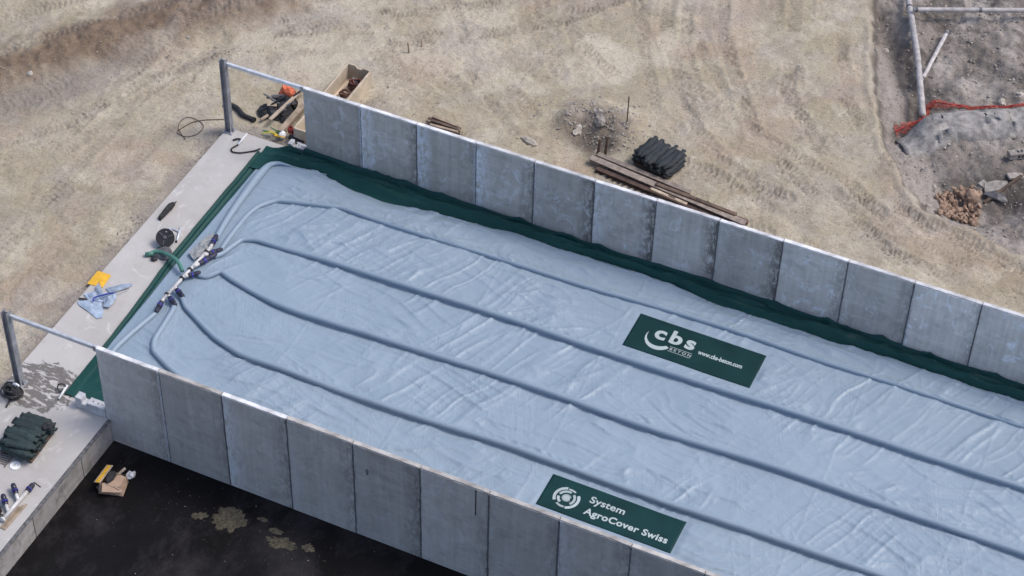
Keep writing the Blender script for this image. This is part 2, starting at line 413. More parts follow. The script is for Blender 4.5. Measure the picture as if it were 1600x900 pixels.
def grid_obj(name, X, Y, Z, mat, parent=None, keep=None, smooth=True):
    """X, Y, Z arrays of shape (n, m)"""
    n, m = X.shape
    co = np.stack([X, Y, Z], -1).reshape(-1, 3).astype(np.float32)
    idx = np.arange(n * m).reshape(n, m)
    q = np.stack([idx[:-1, :-1], idx[1:, :-1], idx[1:, 1:], idx[:-1, 1:]], -1)
    if keep is not None: q = q[keep]
    q = q.reshape(-1, 4)
    used = np.unique(q); remap = np.zeros(n * m, int); remap[used] = np.arange(len(used)); q = remap[q]; co = co[used]
    me = bpy.data.meshes.new(name)
    me.vertices.add(len(co)); me.vertices.foreach_set('co', co.ravel())
    me.loops.add(q.size); me.loops.foreach_set('vertex_index', q.ravel().astype(np.int32))
    me.polygons.add(len(q)); me.polygons.foreach_set('loop_start', np.arange(0, q.size, 4, dtype=np.int32))
    me.polygons.foreach_set('use_smooth', np.full(len(q), smooth))
    me.update(calc_edges=True); me.validate()
    me.materials.append(M[mat]); return link(name, me, parent), used
def lump(mb, c, s, seed=0, amp=0.35, sub=2, flat=True, fr=2.2):
    bm = bmesh.new(); bmesh.ops.create_icosphere(bm, subdivisions=sub, radius=1.0)
    vs = []
    for v in bm.verts:
        p = v.co.copy(); a = float(vn(p.x*fr + p.z*1.7 + seed*3.1, p.y*fr - p.z*1.3 + seed, seed)) - 0.5
        p *= 1 + amp * 2 * a
        if flat and p.z < -0.35: p.z = -0.35
        vs.append((c[0] + p.x*s[0], c[1] + p.y*s[1], c[2] + (p.z + (0.35 if flat else 0))*s[2]))
    fs = [tuple(v.index for v in f.verts) for f in bm.faces]; bm.free()
    return mb.add(vs, fs)

# ------------------------------------------------------------------ THE GROUND
KERB = [(11.75, 34.97, 0.00), (13.58, 28.75, 0.00), (14.53, 25.57, 0.00), (15.54, 23.00, 0.00), (16.44, 21.25, 0.00), (17.57, 19.70, 0.00), (18.58, 18.83, 0.00), (19.90, 18.64, 0.00), (21.89, 18.15, 0.00), (24.40, 17.79, 0.00)]
BANK = [(-14.29, 7.58, -0.00), (-12.37, 10.55, 0.00), (-10.86, 12.83, 0.00), (-9.49, 15.08, 0.00), (-7.59, 17.43, 0.00), (-5.94, 19.91, 0.00)]
TRENCH = [(13.84, 28.88, 0.00), (14.85, 27.32, 0.00), (15.68, 26.14, 0.00), (16.49, 24.98, 0.00), (16.69, 23.75, 0.00), (16.61, 22.78, 0.00)]
BERM = [(16.23, 22.23, 0.00), (16.90, 22.93, 0.00), (18.23, 23.65, 0.00), (20.10, 24.80, 0.00), (22.97, 26.36, 0.00)]
STONES = (19.21, 20.43, 0.00)
HOLE = (7.44, 17.72, 0.00)
TRACKS = []
def trk(a, w=0.5, gap=None, amp=1.0, pitch=0.26):
    TRACKS.append((a, w, amp, pitch))
    if gap:
        b = []
        for i, p in enumerate(a):
            t = Vector(a[min(i+1, len(a)-1)]) - Vector(a[max(i-1, 0)]); t.z = 0; t.normalize(); n = Vector((-t.y, t.x, 0))
            b.append(tuple(Vector(p) + n * gap))
        TRACKS.append((b, w, amp, pitch))
trk([(-13.43, 10.60, 0.00), (-11.45, 13.71, 0.00), (-9.48, 16.29, 0.00), (-6.34, 19.71, 0.00), (-3.00, 23.09, 0.00)], 0.6, 1.9, 1.0)
trk([(-10.56, 7.28, 0.00), (-8.32, 10.52, 0.00), (-6.91, 14.20, 0.00), (-4.67, 17.66, 0.00), (-0.61, 20.89, 0.00), (4.26, 23.72, 0.00), (7.76, 27.14, 0.00)], 0.5, 1.8, 0.8)
trk([(-6.30, 15.27, 0.00), (-3.14, 17.62, -0.00), (0.99, 20.14, 0.00), (4.15, 22.84, 0.00), (6.59, 26.98, 0.00)], 0.5, 1.7, 0.9, 0.2)
trk([(8.17, 28.64, 0.00), (9.21, 24.93, 0.00), (10.71, 22.51, 0.00), (12.34, 19.95, 0.00), (15.55, 17.68, -0.00), (19.28, 16.55, 0.00), (23.51, 15.81, -0.00)], 0.5, -1.9, 1.0, 0.22)
trk([(9.73, 29.42, 0.00), (10.91, 25.78, 0.00), (12.14, 23.99, 0.00), (12.50, 22.63, 0.00), (15.14, 19.54, 0.00), (18.39, 17.41, 0.00), (22.70, 16.64, 0.00)], 0.5, 1.8, 1.0, 0.22)
trk([(12.17, 29.76, 0.00), (13.49, 25.45, 0.00), (14.97, 22.35, -0.00), (16.55, 19.88, 0.00), (18.58, 18.16, 0.00), (22.48, 17.47, -0.00)], 0.45, -1.7, 0.9, 0.22)
trk([(0.46, 24.37, 0.00), (2.41, 20.76, 0.00), (4.18, 18.52, 0.00), (6.60, 16.77, 0.00), (9.89, 15.93, 0.00), (14.31, 15.74, 0.00)], 0.55, 1.8, 0.9, 0.28)
trk([(2.68, 25.04, 0.00), (4.99, 22.04, 0.00), (8.49, 19.90, 0.00), (11.85, 18.28, 0.00), (16.03, 16.91, 0.00), (20.41, 16.15, 0.00)], 0.5, 1.9, 0.8, 0.24)
trk([(-0.81, 20.79, 0.00), (1.60, 18.40, 0.00), (3.98, 16.93, 0.00), (7.55, 16.17, 0.00)], 0.5, -1.8, 0.8, 0.28)
trk([(-7.25, 3.28, 0.00), (-6.62, 6.49, 0.00), (-6.13, 10.16, 0.00), (-5.95, 14.67, 0.00), (-5.97, 19.06, 0.00)], 0.5, 1.8, 0.7, 0.26)
trk([(-5.05, 0.15, 0.00), (-5.04, 3.43, 0.00), (-5.19, 7.19, 0.00), (-5.22, 10.25, 0.00), (-5.23, 13.89, 0.00)], 0.5, 1.6, 0.7, 0.26)
trk([(-14.66, 12.32, 0.00), (-11.17, 16.90, 0.00), (-9.15, 20.03, 0.00)], 0.6, 1.9, 0.9, 0.3)

trk([(4.85, 26.99, 0.00), (6.56, 24.03, 0.00), (8.43, 21.77, 0.00), (10.51, 19.42, 0.00), (13.22, 17.56, 0.00), (16.94, 16.70, 0.00)], 0.42, 1.6, 0.8, 0.24)
trk([(6.92, 28.02, 0.00), (8.37, 23.71, 0.00), (9.91, 20.97, 0.00), (12.48, 18.95, 0.00), (16.20, 17.66, 0.00)], 0.42, -1.5, 0.8, 0.24)
trk([(-3.97, 16.42, 0.00), (-1.74, 18.71, 0.00), (1.90, 21.32, -0.00), (5.03, 25.36, 0.00)], 0.42, 1.5, 0.7, 0.22)
trk([(-3.05, 22.20, 0.00), (-0.95, 19.10, -0.00), (1.09, 17.00, -0.00), (3.50, 15.97, 0.00)], 0.42, 1.6, 0.8, 0.24)
trk([(-8.77, 5.44, 0.00), (-7.62, 9.07, 0.00), (-6.77, 12.75, 0.00), (-6.08, 16.17, 0.00), (-4.39, 19.43, 0.00)], 0.45, 1.5, 0.7, 0.26)
trk([(-0.60, 23.41, 0.00), (1.11, 20.93, -0.00), (2.72, 18.57, 0.00), (5.01, 16.71, -0.00)], 0.40, 0.0, 0.8, 0.22)
def rut(arc, seed): return sst(0.36, 0.60, fbm(arc * 0.6, arc * 0 + seed * 3.3, seed, 3))
_tf = {}
def track_field(x, y, i):
    key = (i, x.shape)
    if x.size > 1e5 and key in _tf: return _tf[key]
    pts, w = TRACKS[i][0], TRACKS[i][1]; sel = np.zeros(x.shape, bool)
    for a, b in zip(pts[:-1], pts[1:]):
        sel |= (x > min(a[0], b[0]) - 0.8) & (x < max(a[0], b[0]) + 0.8) & (y > min(a[1], b[1]) - 0.8) & (y < max(a[1], b[1]) + 0.8)
    out = (sel,) + tuple(polydist(x[sel], y[sel], pts))
    if x.size > 1e5: _tf[key] = out
    return out
def ground_h(x, y, fine=True):
    x = np.asarray(x, float); y = np.asarray(y, float)
    z = -0.10 + 0.16 * (fbm(x*0.16, y*0.16, 1, 3) - 0.5) + 0.10 * (fbm(x*0.7, y*0.7, 2, 4) - 0.5)
    # brown bank at the upper left
    d, a, s = polydist(x, y, BANK)
    z = z + 0.42 * np.exp(-(d / 1.1) ** 2) * (0.6 + 0.8 * fbm(x*0.9, y*0.9, 5, 4)) + 0.22 * np.exp(-(d / 1.6) ** 2) * (fbm(x*4, y*4, 6, 3) - 0.5) - 0.12 * np.exp(-((d - 1.9) / 0.6) ** 2) * (s < 0)
    # lower ground right of the curved edge
    d, a, s = polydist(x, y, KERB); sdk = d * s + 0.35 * (fbm(x*1.6, y*1.6, 45, 3) - 0.5)      # + is left of travel: the excavation side
    k = sst(0.0, 0.28, sdk)
    z = z + 0.09 * np.exp(-((sdk + 0.16) / 0.16) ** 2) - 0.42 * k
    d, a, s = polydist(x, y, TRENCH); z = z - 0.45 * np.exp(-(d / 0.5) ** 2)
    d, a, s = polydist(x, y, BERM); z = z + 0.62 * np.exp(-(d / 0.75) ** 2) * sst(0, 1.5, a)
    pit = np.exp(-(((x - STONES[0] - 0.5) / 1.9) ** 2 + ((y - STONES[1] - 0.2) / 1.2) ** 2) ** 1.5)
    z = z - 0.45 * pit * k
    bm_ = np.exp(-(polydist(x, y, BERM)[0] / 0.7) ** 2)
    z = z + k * 0.55 * (fbm(x*1.3, y*1.3, 8, 4) - 0.5) * sst(0.5, 1.6, sdk) * (1 - 0.9 * bm_)
    # rubble hole with stakes
    hd = np.hypot((x - HOLE[0]) / 1.25, (y - HOLE[1] - 0.5) / 1.15)
    z = z + 0.42 * np.exp(-(np.hypot((x - HOLE[0] - 0.1) / 1.0, (y - HOLE[1] - 0.75) / 0.6)) ** 2) * (0.4 + 1.1 * fbm(x*2.2, y*2.2, 12, 4)) + 0.25 * np.exp(-((hd - 0.85) / 0.25) ** 2) * fbm(x*2, y*2, 13, 3) - 0.42 * np.exp(-(np.hypot((x - HOLE[0] - 0.1) / 0.8, (y - HOLE[1] + 0.35) / 0.5)) ** 2)
    # spoil beside the trough
    z = z + 0.18 * np.exp(-(((x - 0.55) / 0.5) ** 2 + ((y - 15.4) / 1.0) ** 2))
    # slab edge: the fill is kept a hand below the concrete
    near = np.maximum(np.maximum(-3.35 - x, y - 12.6), 0)
    e = np.exp(-near / 0.35)
    z = z * (1 - e * 0.8) + e * 0.8 * (-0.14)
    if fine:
        z = z + 0.05 * (fbm(x*2.6, y*2.6, 3, 4) - 0.5) + 0.06 * (fbm(x*6.5, y*6.5, 4, 2) - 0.5) * sst(0.25, 0.7, fbm(x*0.6, y*0.6, 9, 3)) + 0.03 * (vn(x*9 + y*3, y*5 - x*2, 14) - 0.5) * sst(0.4, 0.6, fbm(x*0.5, y*0.5, 16, 3))
        far = 1 - k
        for i, (pts, w, amp, pitch) in enumerate(TRACKS):
            sel, d, a, s = track_field(x, y, i)
            if not sel.any(): continue
            sd_ = d * s; X_, Y_ = x[sel], y[sel]; far_s = far[sel]
            rt_ = rut(a, i) * far_s
            m = sst(w * 0.62, w * 0.42, d) * rt_
            ph = a / (pitch * 0.72) + np.abs(sd_) / w * 1.3 + 0.8 * fbm(X_*0.8, Y_*0.8, 150 + i, 2)
            lug = np.clip(np.sin(2 * np.pi * ph) * 3.5, -1, 1)
            z[sel] += -0.025 * amp * m + 0.040 * amp * m * lug * (0.5 + vn(X_*3.1, Y_*3.1, 160 + i)) + 0.02 * amp * np.exp(-((d - w * 0.62) / 0.09) ** 2) * rt_
        z = z + k * 0.17 * (fbm(x*6, y*6, 21, 3) - 0.5)
    return z
def ground_c(x, y):
    tan = np.array([0.42, 0.375, 0.29]); olive = np.array([0.37, 0.33, 0.245]); pale = np.array([0.52, 0.475, 0.39])
    brown = np.array([0.175, 0.125, 0.09]); grey = np.array([0.30, 0.275, 0.255]); dgrey = np.array([0.195, 0.176, 0.162]); pink = np.array([0.40, 0.31, 0.245])
    c = np.empty(x.shape + (3,)); c[:] = tan
    def mx(w, col):
        nonlocal c
        w = np.clip(w, 0, 1)[..., None]; c = c * (1 - w) + np.asarray(col) * w
    mx(sst(0.48, 0.62, fbm(x*0.28, y*0.28, 31, 4)) * 0.8, olive)
    mx(sst(0.50, 0.66, fbm(x*0.45, y*0.45, 33, 4)) * 0.8, pale)
    mx(sst(0.52, 0.68, fbm(x*0.35, y*0.35, 36, 3)) * 0.5, pink)
    mx(sst(0.50, 0.66, fbm(x*0.8, y*0.8, 37, 4)) * 0.42, grey * 1.2)
    mx(sst(0.56, 0.68, fbm(x*1.9, y*1.9, 57, 4)) * 0.3, olive * 0.75)
    mx(sst(0.56, 0.68, fbm(x*1.3, y*1.3, 59, 4)) * 0.35, pale * 1.05)
    d, a, s = polydist(x, y, BANK); n = fbm(x*0.8, y*0.8, 40, 4)
    mx(sst(2.0, 0.3, d + (n - 0.5) * 2.6) * 0.9, brown)
    sb = sst(0.6, 1.6, d) * sst(3.6, 1.4, d + (n - 0.5) * 2.0) * (s < 0) * sst(-6.5, -9.5, x)
    mx(sb * 0.85, dgrey * 1.15)
    d, a, s = polydist(x, y, KERB); sk = d * s + 0.35 * (fbm(x*1.6, y*1.6, 45, 3) - 0.5)
    k = sst(-0.05, 0.15, sk); mx(k * 0.95, grey)
    mx(sst(0.15, 0.4, sk) * sst(1.5, 0.9, sk) * 0.7, grey * 1.22)
    mx(sst(1.3, 2.2, sk + (fbm(x, y, 43, 3) - 0.5)) * 0.6, dgrey * 1.2)
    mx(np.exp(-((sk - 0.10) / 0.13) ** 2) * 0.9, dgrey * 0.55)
    mx(sst(0.9, 1.4, sk) * sst(0.52, 0.66, fbm(x*1.1, y*1.1, 51, 4)) * 0.8, np.array([0.37, 0.345, 0.325]))
    mx(sst(0.9, 1.4, sk) * sst(0.50, 0.64, fbm(x*0.9, y*0.9, 53, 4)) * 0.75, dgrey * 0.7)
    pr = (20.35, 21.68, 0.00); mx(np.exp(-(((x - pr[0]) / 1.6) ** 2 + ((y - pr[1]) / 1.0) ** 2)) * k * 0.9, dgrey * 0.55)
    mx(np.exp(-((sk + 0.25) / 0.25) ** 2) * 0.4 * fbm(x*2, y*2, 44, 3) * 1.6, pale)
    d, a, s = polydist(x, y, TRENCH); mx(np.exp(-(d / 0.5) ** 2) * 0.75, dgrey * 0.75)  # shade inside the trench, painted into the soil colour
    hd = np.hypot((x - HOLE[0]) / 1.35, (y - HOLE[1] - 0.4) / 1.2) + (fbm(x*1.6, y*1.6, 46, 4) - 0.5) * 0.9
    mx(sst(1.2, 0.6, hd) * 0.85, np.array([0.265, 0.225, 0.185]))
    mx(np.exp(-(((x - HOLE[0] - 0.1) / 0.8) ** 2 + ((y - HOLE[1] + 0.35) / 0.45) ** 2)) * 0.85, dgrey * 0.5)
    # darker grey strip of soil along the slab and behind the far wall
    near = np.maximum(np.maximum(-3.35 - x, y - 12.7), 0) + (fbm(x*1.7, y*1.7, 48, 4) - 0.5) * 0.9
    mx(sst(0.75, 0.05, near) * (y < 13.2) * 0.75, grey * 0.85)
    mx(np.exp(-(((x - 0.7) / 0.6) ** 2 + ((y - 15.2) / 1.1) ** 2)) * 0.7, grey * 0.9)
    for i, (pts, w, amp, pitch) in enumerate(TRACKS):
        sel, d, a, s = track_field(x, y, i)
        if not sel.any(): continue
        w_ = (sst(w * 0.7, w * 0.3, d) * rut(a, i) * 0.25 * (1 - k[sel]))[:, None]; c[sel] = c[sel] * (1 - w_) + grey * 1.2 * w_
    return c
def axis(lo, hi, step, far):
    a = np.arange(lo, hi + step * 0.5, step)
    g = np.array([0.4, 1, 2, 4, 8, 16, 32, 70, 150, 300, 600]); g = g[g < far]
    return np.concatenate([lo - g[::-1], a, hi + g])
gx = axis(-16.0, 26.0, 0.065, 700); gy = axis(-1.0, 33.0, 0.065, 700)
GX, GY = np.meshgrid(gx, gy, indexing='ij')
GZ = ground_h(GX, GY)
cx = (gx[:-1] + gx[1:]) / 2; cy = (gy[:-1] + gy[1:]) / 2
CX, CY = np.meshgrid(cx, cy, indexing='ij')
keep = ~((CX > -3.28) & (CX < 40) & (CY < 12.50) & (CY > -30))
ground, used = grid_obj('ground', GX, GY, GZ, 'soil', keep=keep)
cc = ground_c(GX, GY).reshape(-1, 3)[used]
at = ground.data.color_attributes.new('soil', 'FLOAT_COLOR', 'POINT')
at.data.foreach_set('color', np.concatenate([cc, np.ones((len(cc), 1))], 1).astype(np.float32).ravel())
tag(ground, kind='structure')
def gz(x, y): return float(ground_h(np.array([x]), np.array([y]), False)[0])

# asphalt yard in front of the near wall
tag(MB().box((-3.3, -32, PIT - 0.3), (42, 0.05, PIT)).build('asphalt_yard', 'asphalt'), kind='structure')

# pale concrete slab at the head of the tank (L-shaped) and its front retaining wall
slab = MB().prism([(-3.36, -31.0), (0.06, -31.0), (0.06, -0.002), (-0.9, -0.002), (-0.9, 12.62), (-3.36, 12.62)], -0.5, 0.0).build('slab', 'slab')
tag(slab, kind='structure')
rw = thing('retaining_wall', (0.02, 0, PIT), 'low stained concrete panel wall under the front edge of the slab, beside asphalt', 'wall')
ys = [-0.02, -1.55, -3.95, -6.35, -8.75, -11.15, -13.55, -15.95]
for a, b in zip(ys[:-1], ys[1:]):
    o = MB().box((0.045, b + 0.012, -0.05), (0.125, a - 0.012, -PIT - 0.03)).build('wall_panel', 'base_concrete', rw, bevel=0.008)
    o.color = (random.uniform(0.85, 1.1), 0.1, 0.6, 1)
    MB().box((0.045, b - 0.010, -0.05), (0.10, b + 0.010, -PIT - 0.05)).build('joint_seal', 'joint_dark', rw)
MB().box((0.043, -15.9, -PIT - 0.028), (0.155, -0.02, -PIT - 0.002)).build('edge_strip', 'joint_dark', rw)

# ------------------------------------------------------------------ THE TWO TANK WALLS
def panel_wall(name, x0, count, y0, y1, z0, mat, label, tones, pale, bloom, dirt, bright):
    root = thing(name, (x0, y0, 0), label, 'wall')
    for i in range(count):
        w = 2.0; top = H + random.uniform(-0.012, 0.014); j = random.uniform(-0.008, 0.008)
        o = MB().box((0.010, 0, z0), (w - 0.010, y1 - y0, top - 0.03)).build('wall_panel', mat, root, bevel=0.012)
        o.location = (i * w, j, 0); t = tones[i % len(tones)]; o.color = (t, bloom[i % len(bloom)], dirt[i % len(dirt)], 1)
        # rough light arris on top of every panel, a little chipped
        mb = MB(); n = 26; vs = []; fs = []
        for k in range(n + 1):
            x = 0.012 + (w - 0.024) * k / n; c1 = 0.016 * float(vn(k * 0.8, i * 3.3, 3)); c2 = 0.016 * float(vn(k * 0.9, i * 5.1, 6)); t_ = top + 0.006 * (float(vn(k*0.7, i, 8)) - 0.5)
            vs += [(x, c1, top - 0.032), (x, c1 + 0.006, t_), (x, y1 - y0 - c2 - 0.006, t_), (x, y1 - y0 - c2, top - 0.032)]
        for k in range(n):
            a = k * 4; fs += [(a, a+4, a+5, a+1), (a+1, a+5, a+6, a+2), (a+2, a+6, a+7, a+3)]
        fs += [(0, 1, 2, 3), (n*4, n*4+3, n*4+2, n*4+1)]
        mb.add(vs, fs); c = mb.build('coping', 'coping' if i in bright else 'coping_grey', root); c.location = (i * w, j, 0)
        if i:
            # ragged sealing line over the joint, on the face the photo shows
            mb = MB(); n = 34; vs = []; fs = []
            for k in range(n + 1):
                z = z0 + (top - 0.03 - z0) * k / n
                a = -0.012 - 0.022 * float(vn(k * 0.8, i * 7.7, 4)) ** 2; b = 0.012 + 0.024 * float(vn(k * 0.9, i * 9.1, 5)) ** 2
                q = 0.010 * (float(vn(k * 0.3, i * 2.2, 2)) - 0.5)
                vs += [(a + q, -0.012, z), (b + q, -0.012, z), (b + q, 0.05, z), (a + q, 0.05, z)]
            for k in range(n):
                a = k * 4; fs += [(a, a+1, a+5, a+4), (a+1, a+2, a+6, a+5), (a+3, a, a+4, a+7)]
            fs.append((n*4, n*4+1, n*4+2, n*4+3))
            mb.add(vs, fs); s_ = mb.build('joint_seal', 'joint_pale' if i in pale else 'joint_dark', root); s_.location = (i * w, 0, 0)
            if i in pale or i % 3 == 1:
                s2 = MB(); vs = []; fs = []; sx = 0.035
                for k in range(n + 1):
                    z = z0 + (top - 0.03 - z0) * k / n; a = sx + 0.012 * float(vn(k*0.5, i*4.4, 9)); b = a + 0.012 + 0.014 * float(vn(k*0.4, i*3.1, 10))
                    vs += [(a, -0.0105, z), (b, -0.0105, z), (b, 0.02, z), (a, 0.02, z)]
                for k in range(n):
                    a = k * 4; fs += [(a, a+1, a+5, a+4), (a+1, a+2, a+6, a+5), (a+3, a, a+4, a+7)]
                fs.append((n*4, n*4+1, n*4+2, n*4+3))
                s2.add(vs, fs); o2 = s2.build('mortar_bead', 'joint_dark' if i in pale else 'joint_pale', root); o2.location = (i * w, 0, 0)
    return root
near_wall = panel_wall('concrete_wall', 0.0, 17, 0.0, TH, PIT - 0.05, 'near_concrete',
    'near grey concrete panel wall between the black asphalt and the blue cover',
    [1.20, 1.0, 1.16, 1.10, 1.0, 1.18, 1.04, 1.10, 0.96, 1.06], {1}, [0.25, 0.1, 0.5, 0.15, 0.1, 0.1, 0.05], [0.5, 0.3, 0.5, 0.45, 0.6, 0.3, 0.4], {0, 2})
far_wall = panel_wall('concrete_wall', -0.34, 17, WY, WY + TH, -0.35, 'far_concrete',
    'far grey concrete panel wall with bright top edge, in front of the sandy ground',
    [0.90, 1.06, 0.92, 1.02, 0.90, 1.06, 1.16, 1.02, 1.30, 1.16, 1.58, 1.42, 1.3], {1, 3}, [0.1, 0.8, 1.0, 1.0, 0.2, 0.6, 0.2, 0.1, 0.1, 0.0, 0.0], [0.2, 0.6, 0.3, 0.5, 0.9, 1.0, 1.0, 0.9, 0.5, 0.4, 0.4], set(range(40)))
# black drip slot and its end caps of the near wall
slot = MB().box((-0.012, -0.012, -1.02), (0.012, 0.02, -0.02)).build('drip_strip', 'black', near_wall); slot.location = (11.63, 0, H - 0.03)
slot['label'] = 'thin black strip hanging down the wall face'
lift = MB().box((-0.07, -0.008, -0.22), (0.0, 0.02, 0.0)).build('lifting_pocket', 'joint_dark', near_wall, bevel=0.004); lift.location = (8.45, 0, 2.0)

# notched foundation blocks at both wall ends
def end_block(x0, x1, y0, y1, h, label):
    root = thing('foundation_block', ((x0 + x1) / 2, (y0 + y1) / 2, 0), label, 'block')
    cx_, cy_ = (x0 + x1) / 2, (y0 + y1) / 2
    L = x1 - x0; W_ = y1 - y0
    prof = [(-L/2, 0.002), (L/2, 0.002), (L/2, h), (-L*0.10, h), (-L*0.10, h - 0.13), (-L*0.28, h - 0.13), (-L*0.28, h + 0.07), (-L/2, h + 0.07)]
    m = Matrix(((1,0,0,0),(0,0,1,-W_/2),(0,1,0,0),(0,0,0,1)))
    MB().prism(prof, 0, W_, m).build('block_body', 'block', root, bevel=0.012)
    for px in (0.05, 0.22, 0.36):
        b = MB().lathe([(0.026, h - 0.002), (0.026, h + 0.006)], 10).build('dowel_hole', 'joint_dark', root); b.location = (L * px, 0.0, 0)
    return root
end_block(-1.0, -0.012, -0.02, 0.24, 0.36, 'notched grey concrete block on the slab against the near wall end')
end_block(-0.98, -0.36, WY - 0.06, WY + 0.2, 0.34, 'grey concrete block at the left end of the far wall')

# ------------------------------------------------------------------ POSTS AND RAILS
def post_frame(x, y, xw, label, group, strut):
    root = thing('post_and_rail', (x, y, 0), label, 'post', group)
    top = H + 0.12
    mb = MB(); a, t = 0.10, 0.018
    mb.box((-a, -a, 0.03), (-a + t, a, top)).box((a - t, -a, 0.03), (a, a, top)).box((-a + t, -t/2, 0.03), (a - t, t/2, top))
    mb.build('post', 'steel', root)
    p = MB().box((-0.17, -0.17, 0.004), (0.17, 0.17, 0.03)).build('base_plate', 'steel', root, bevel=0.004)
    for sx in (-1, 1):
        for sy in (-1, 1):
            b = MB().lathe([(0.018, 0.0), (0.018, 0.05)], 8).build('anchor_bolt', 'galv', p); b.location = (sx*0.135, sy*0.135, 0.028)
    for s in (-1, 1):
        MB().add([(s*0.1, -0.008, 0.03), (s*0.165, -0.008, 0.03), (s*0.1, -0.008, 0.3), (s*0.1, 0.008, 0.03), (s*0.165, 0.008, 0.03), (s*0.1, 0.008, 0.3)],
                 [(0,1,2), (5,4,3), (0,3,4,1), (1,4,5,2), (2,5,3,0)]).build('gusset', 'steel', root)
    MB().box((0.102, 0.0, H - 0.13), (xw - x - 0.002, 0.09, H - 0.005)).build('rail', 'galv', root, bevel=0.006)
    MB().box((xw - x - 0.10, -0.012, H - 0.17), (xw - x - 0.003, -0.002, H + 0.02)).build('rail_bracket', 'steel', root)
    if strut:
        MB().tube([(-0.16, 0.18, 0.0), (-0.115, 0.115, 0.95)], 0.03, 8).build('strut', 'steel', root)
        MB().box((-0.17, -0.05, 0.95), (-0.105, 0.06, 1.06)).build('clamp', 'black', root, bevel=0.01)
    return root
post_frame(-2.94, 0.04, 0.0, 'grey steel post with galvanised rail to the near wall, over the wet patch', None, False)
post_frame(-3.22, WY + 0.04, -0.34, 'grey steel post with galvanised rail to the far wall at the slab corner', None, True)

# ------------------------------------------------------------------ THE COVER
cover = thing('tank_cover', (0, 0, 0), 'pale blue plastic tank cover with green border and water-filled tubes', 'tank cover')
Z0 = 0.16
TUBES = [   # (path on the cover, start radius, end radius)
    ([(-0.87, 7.63, 0.25), (-1.00, 8.44, 0.25), (-1.09, 9.39, 0.25), (-1.15, 10.54, 0.25), (-1.12, 11.45, 0.28), (-0.89, 11.65, 0.24), (-0.12, 11.69, 0.20), (0.74, 11.81, 0.17)], 0.09, 0.15),
    ([(-0.47, 7.18, 0.25), (-0.53, 8.02, 0.25), (-0.55, 8.96, 0.25), (-0.43, 9.51, 0.25), (-0.03, 10.04, 0.25), (0.87, 10.31, 0.25), (1.97, 10.59, 0.25), (3.00, 10.56, 0.25), (4.34, 10.56, 0.25), (5.65, 10.59, 0.25), (7.78, 10.70, 0.23), (9.92, 10.69, 0.22), (11.96, 10.85, 0.22), (13.99, 10.94, 0.22), (16.01, 10.96, 0.23), (18.04, 10.86, 0.24), (19.98, 10.92, 0.24), (21.91, 10.90, 0.24), (23.78, 10.95, 0.24), (26.72, 11.01, 0.24), (30.66, 10.99, 0.24)], 0.08, 0.085),
    ([(-0.51, 6.91, 0.25), (-0.33, 7.28, 0.25), (-0.12, 7.93, 0.25), (0.31, 8.14, 0.25), (1.15, 8.17, 0.25), (2.45, 8.23, 0.25), (4.62, 8.29, 0.25), (6.75, 8.34, 0.25), (8.83, 8.42, 0.25), (10.93, 8.38, 0.25), (12.96, 8.41, 0.25), (14.95, 8.44, 0.25), (16.90, 8.51, 0.25), (18.82, 8.54, 0.25), (20.71, 8.57, 0.25), (22.58, 8.57, 0.25), (24.40, 8.65, 0.25), (27.27, 8.66, 0.25), (31.09, 8.71, 0.25)], 0.08, 0.095),
    ([(-0.55, 6.01, 0.25), (-0.28, 6.05, 0.25), (0.02, 6.42, 0.25), (0.52, 6.29, 0.25), (1.43, 6.09, 0.25), (2.21, 5.95, 0.25), (3.06, 5.91, 0.25), (4.13, 5.93, 0.25), (5.79, 6.02, 0.25), (7.85, 6.10, 0.25), (9.86, 6.19, 0.25), (11.88, 6.19, 0.25), (13.88, 6.17, 0.25), (15.82, 6.20, 0.25), (17.68, 6.36, 0.25), (19.57, 6.34, 0.25), (21.42, 6.34, 0.25), (23.23, 6.36, 0.25), (25.01, 6.36, 0.25), (27.80, 6.41, 0.25), (31.51, 6.45, 0.25)], 0.082, 0.098),
    ([(-0.50, 4.99, 0.25), (-0.17, 4.67, 0.25), (0.33, 4.40, 0.25), (1.24, 3.96, 0.25), (2.25, 3.67, 0.25), (2.83, 3.63, 0.25), (3.88, 3.65, 0.25), (5.99, 3.61, 0.25), (8.01, 3.68, 0.25), (9.97, 3.80, 0.25), (11.93, 3.84, 0.25), (13.90, 3.80, 0.25), (15.80, 3.80, 0.25), (16.73, 3.85, 0.25), (18.55, 3.93, 0.25), (20.38, 3.94, 0.25), (22.16, 3.98, 0.25), (25.63, 4.08, 0.25), (30.64, 4.14, 0.25)], 0.08, 0.095),
    ([(-0.50, 4.57, 0.25), (-0.42, 4.36, 0.25), (-0.27, 3.14, 0.25), (-0.18, 2.89, 0.25), (-0.01, 2.65, 0.25), (0.63, 2.33, 0.25), (1.25, 2.10, 0.25), (2.37, 1.86, 0.25), (4.36, 1.67, 0.25)], 0.08, 0.095),
    ([(-0.82, 4.14, 0.25), (-0.92, 3.73, 0.25), (-1.06, 3.07, 0.25), (-1.16, 2.35, 0.20), (-1.12, 1.58, 0.18)], 0.08, 0.09),
]
TP = [smooth_path(t[0], 0.10, 0.55) for t in TUBES]
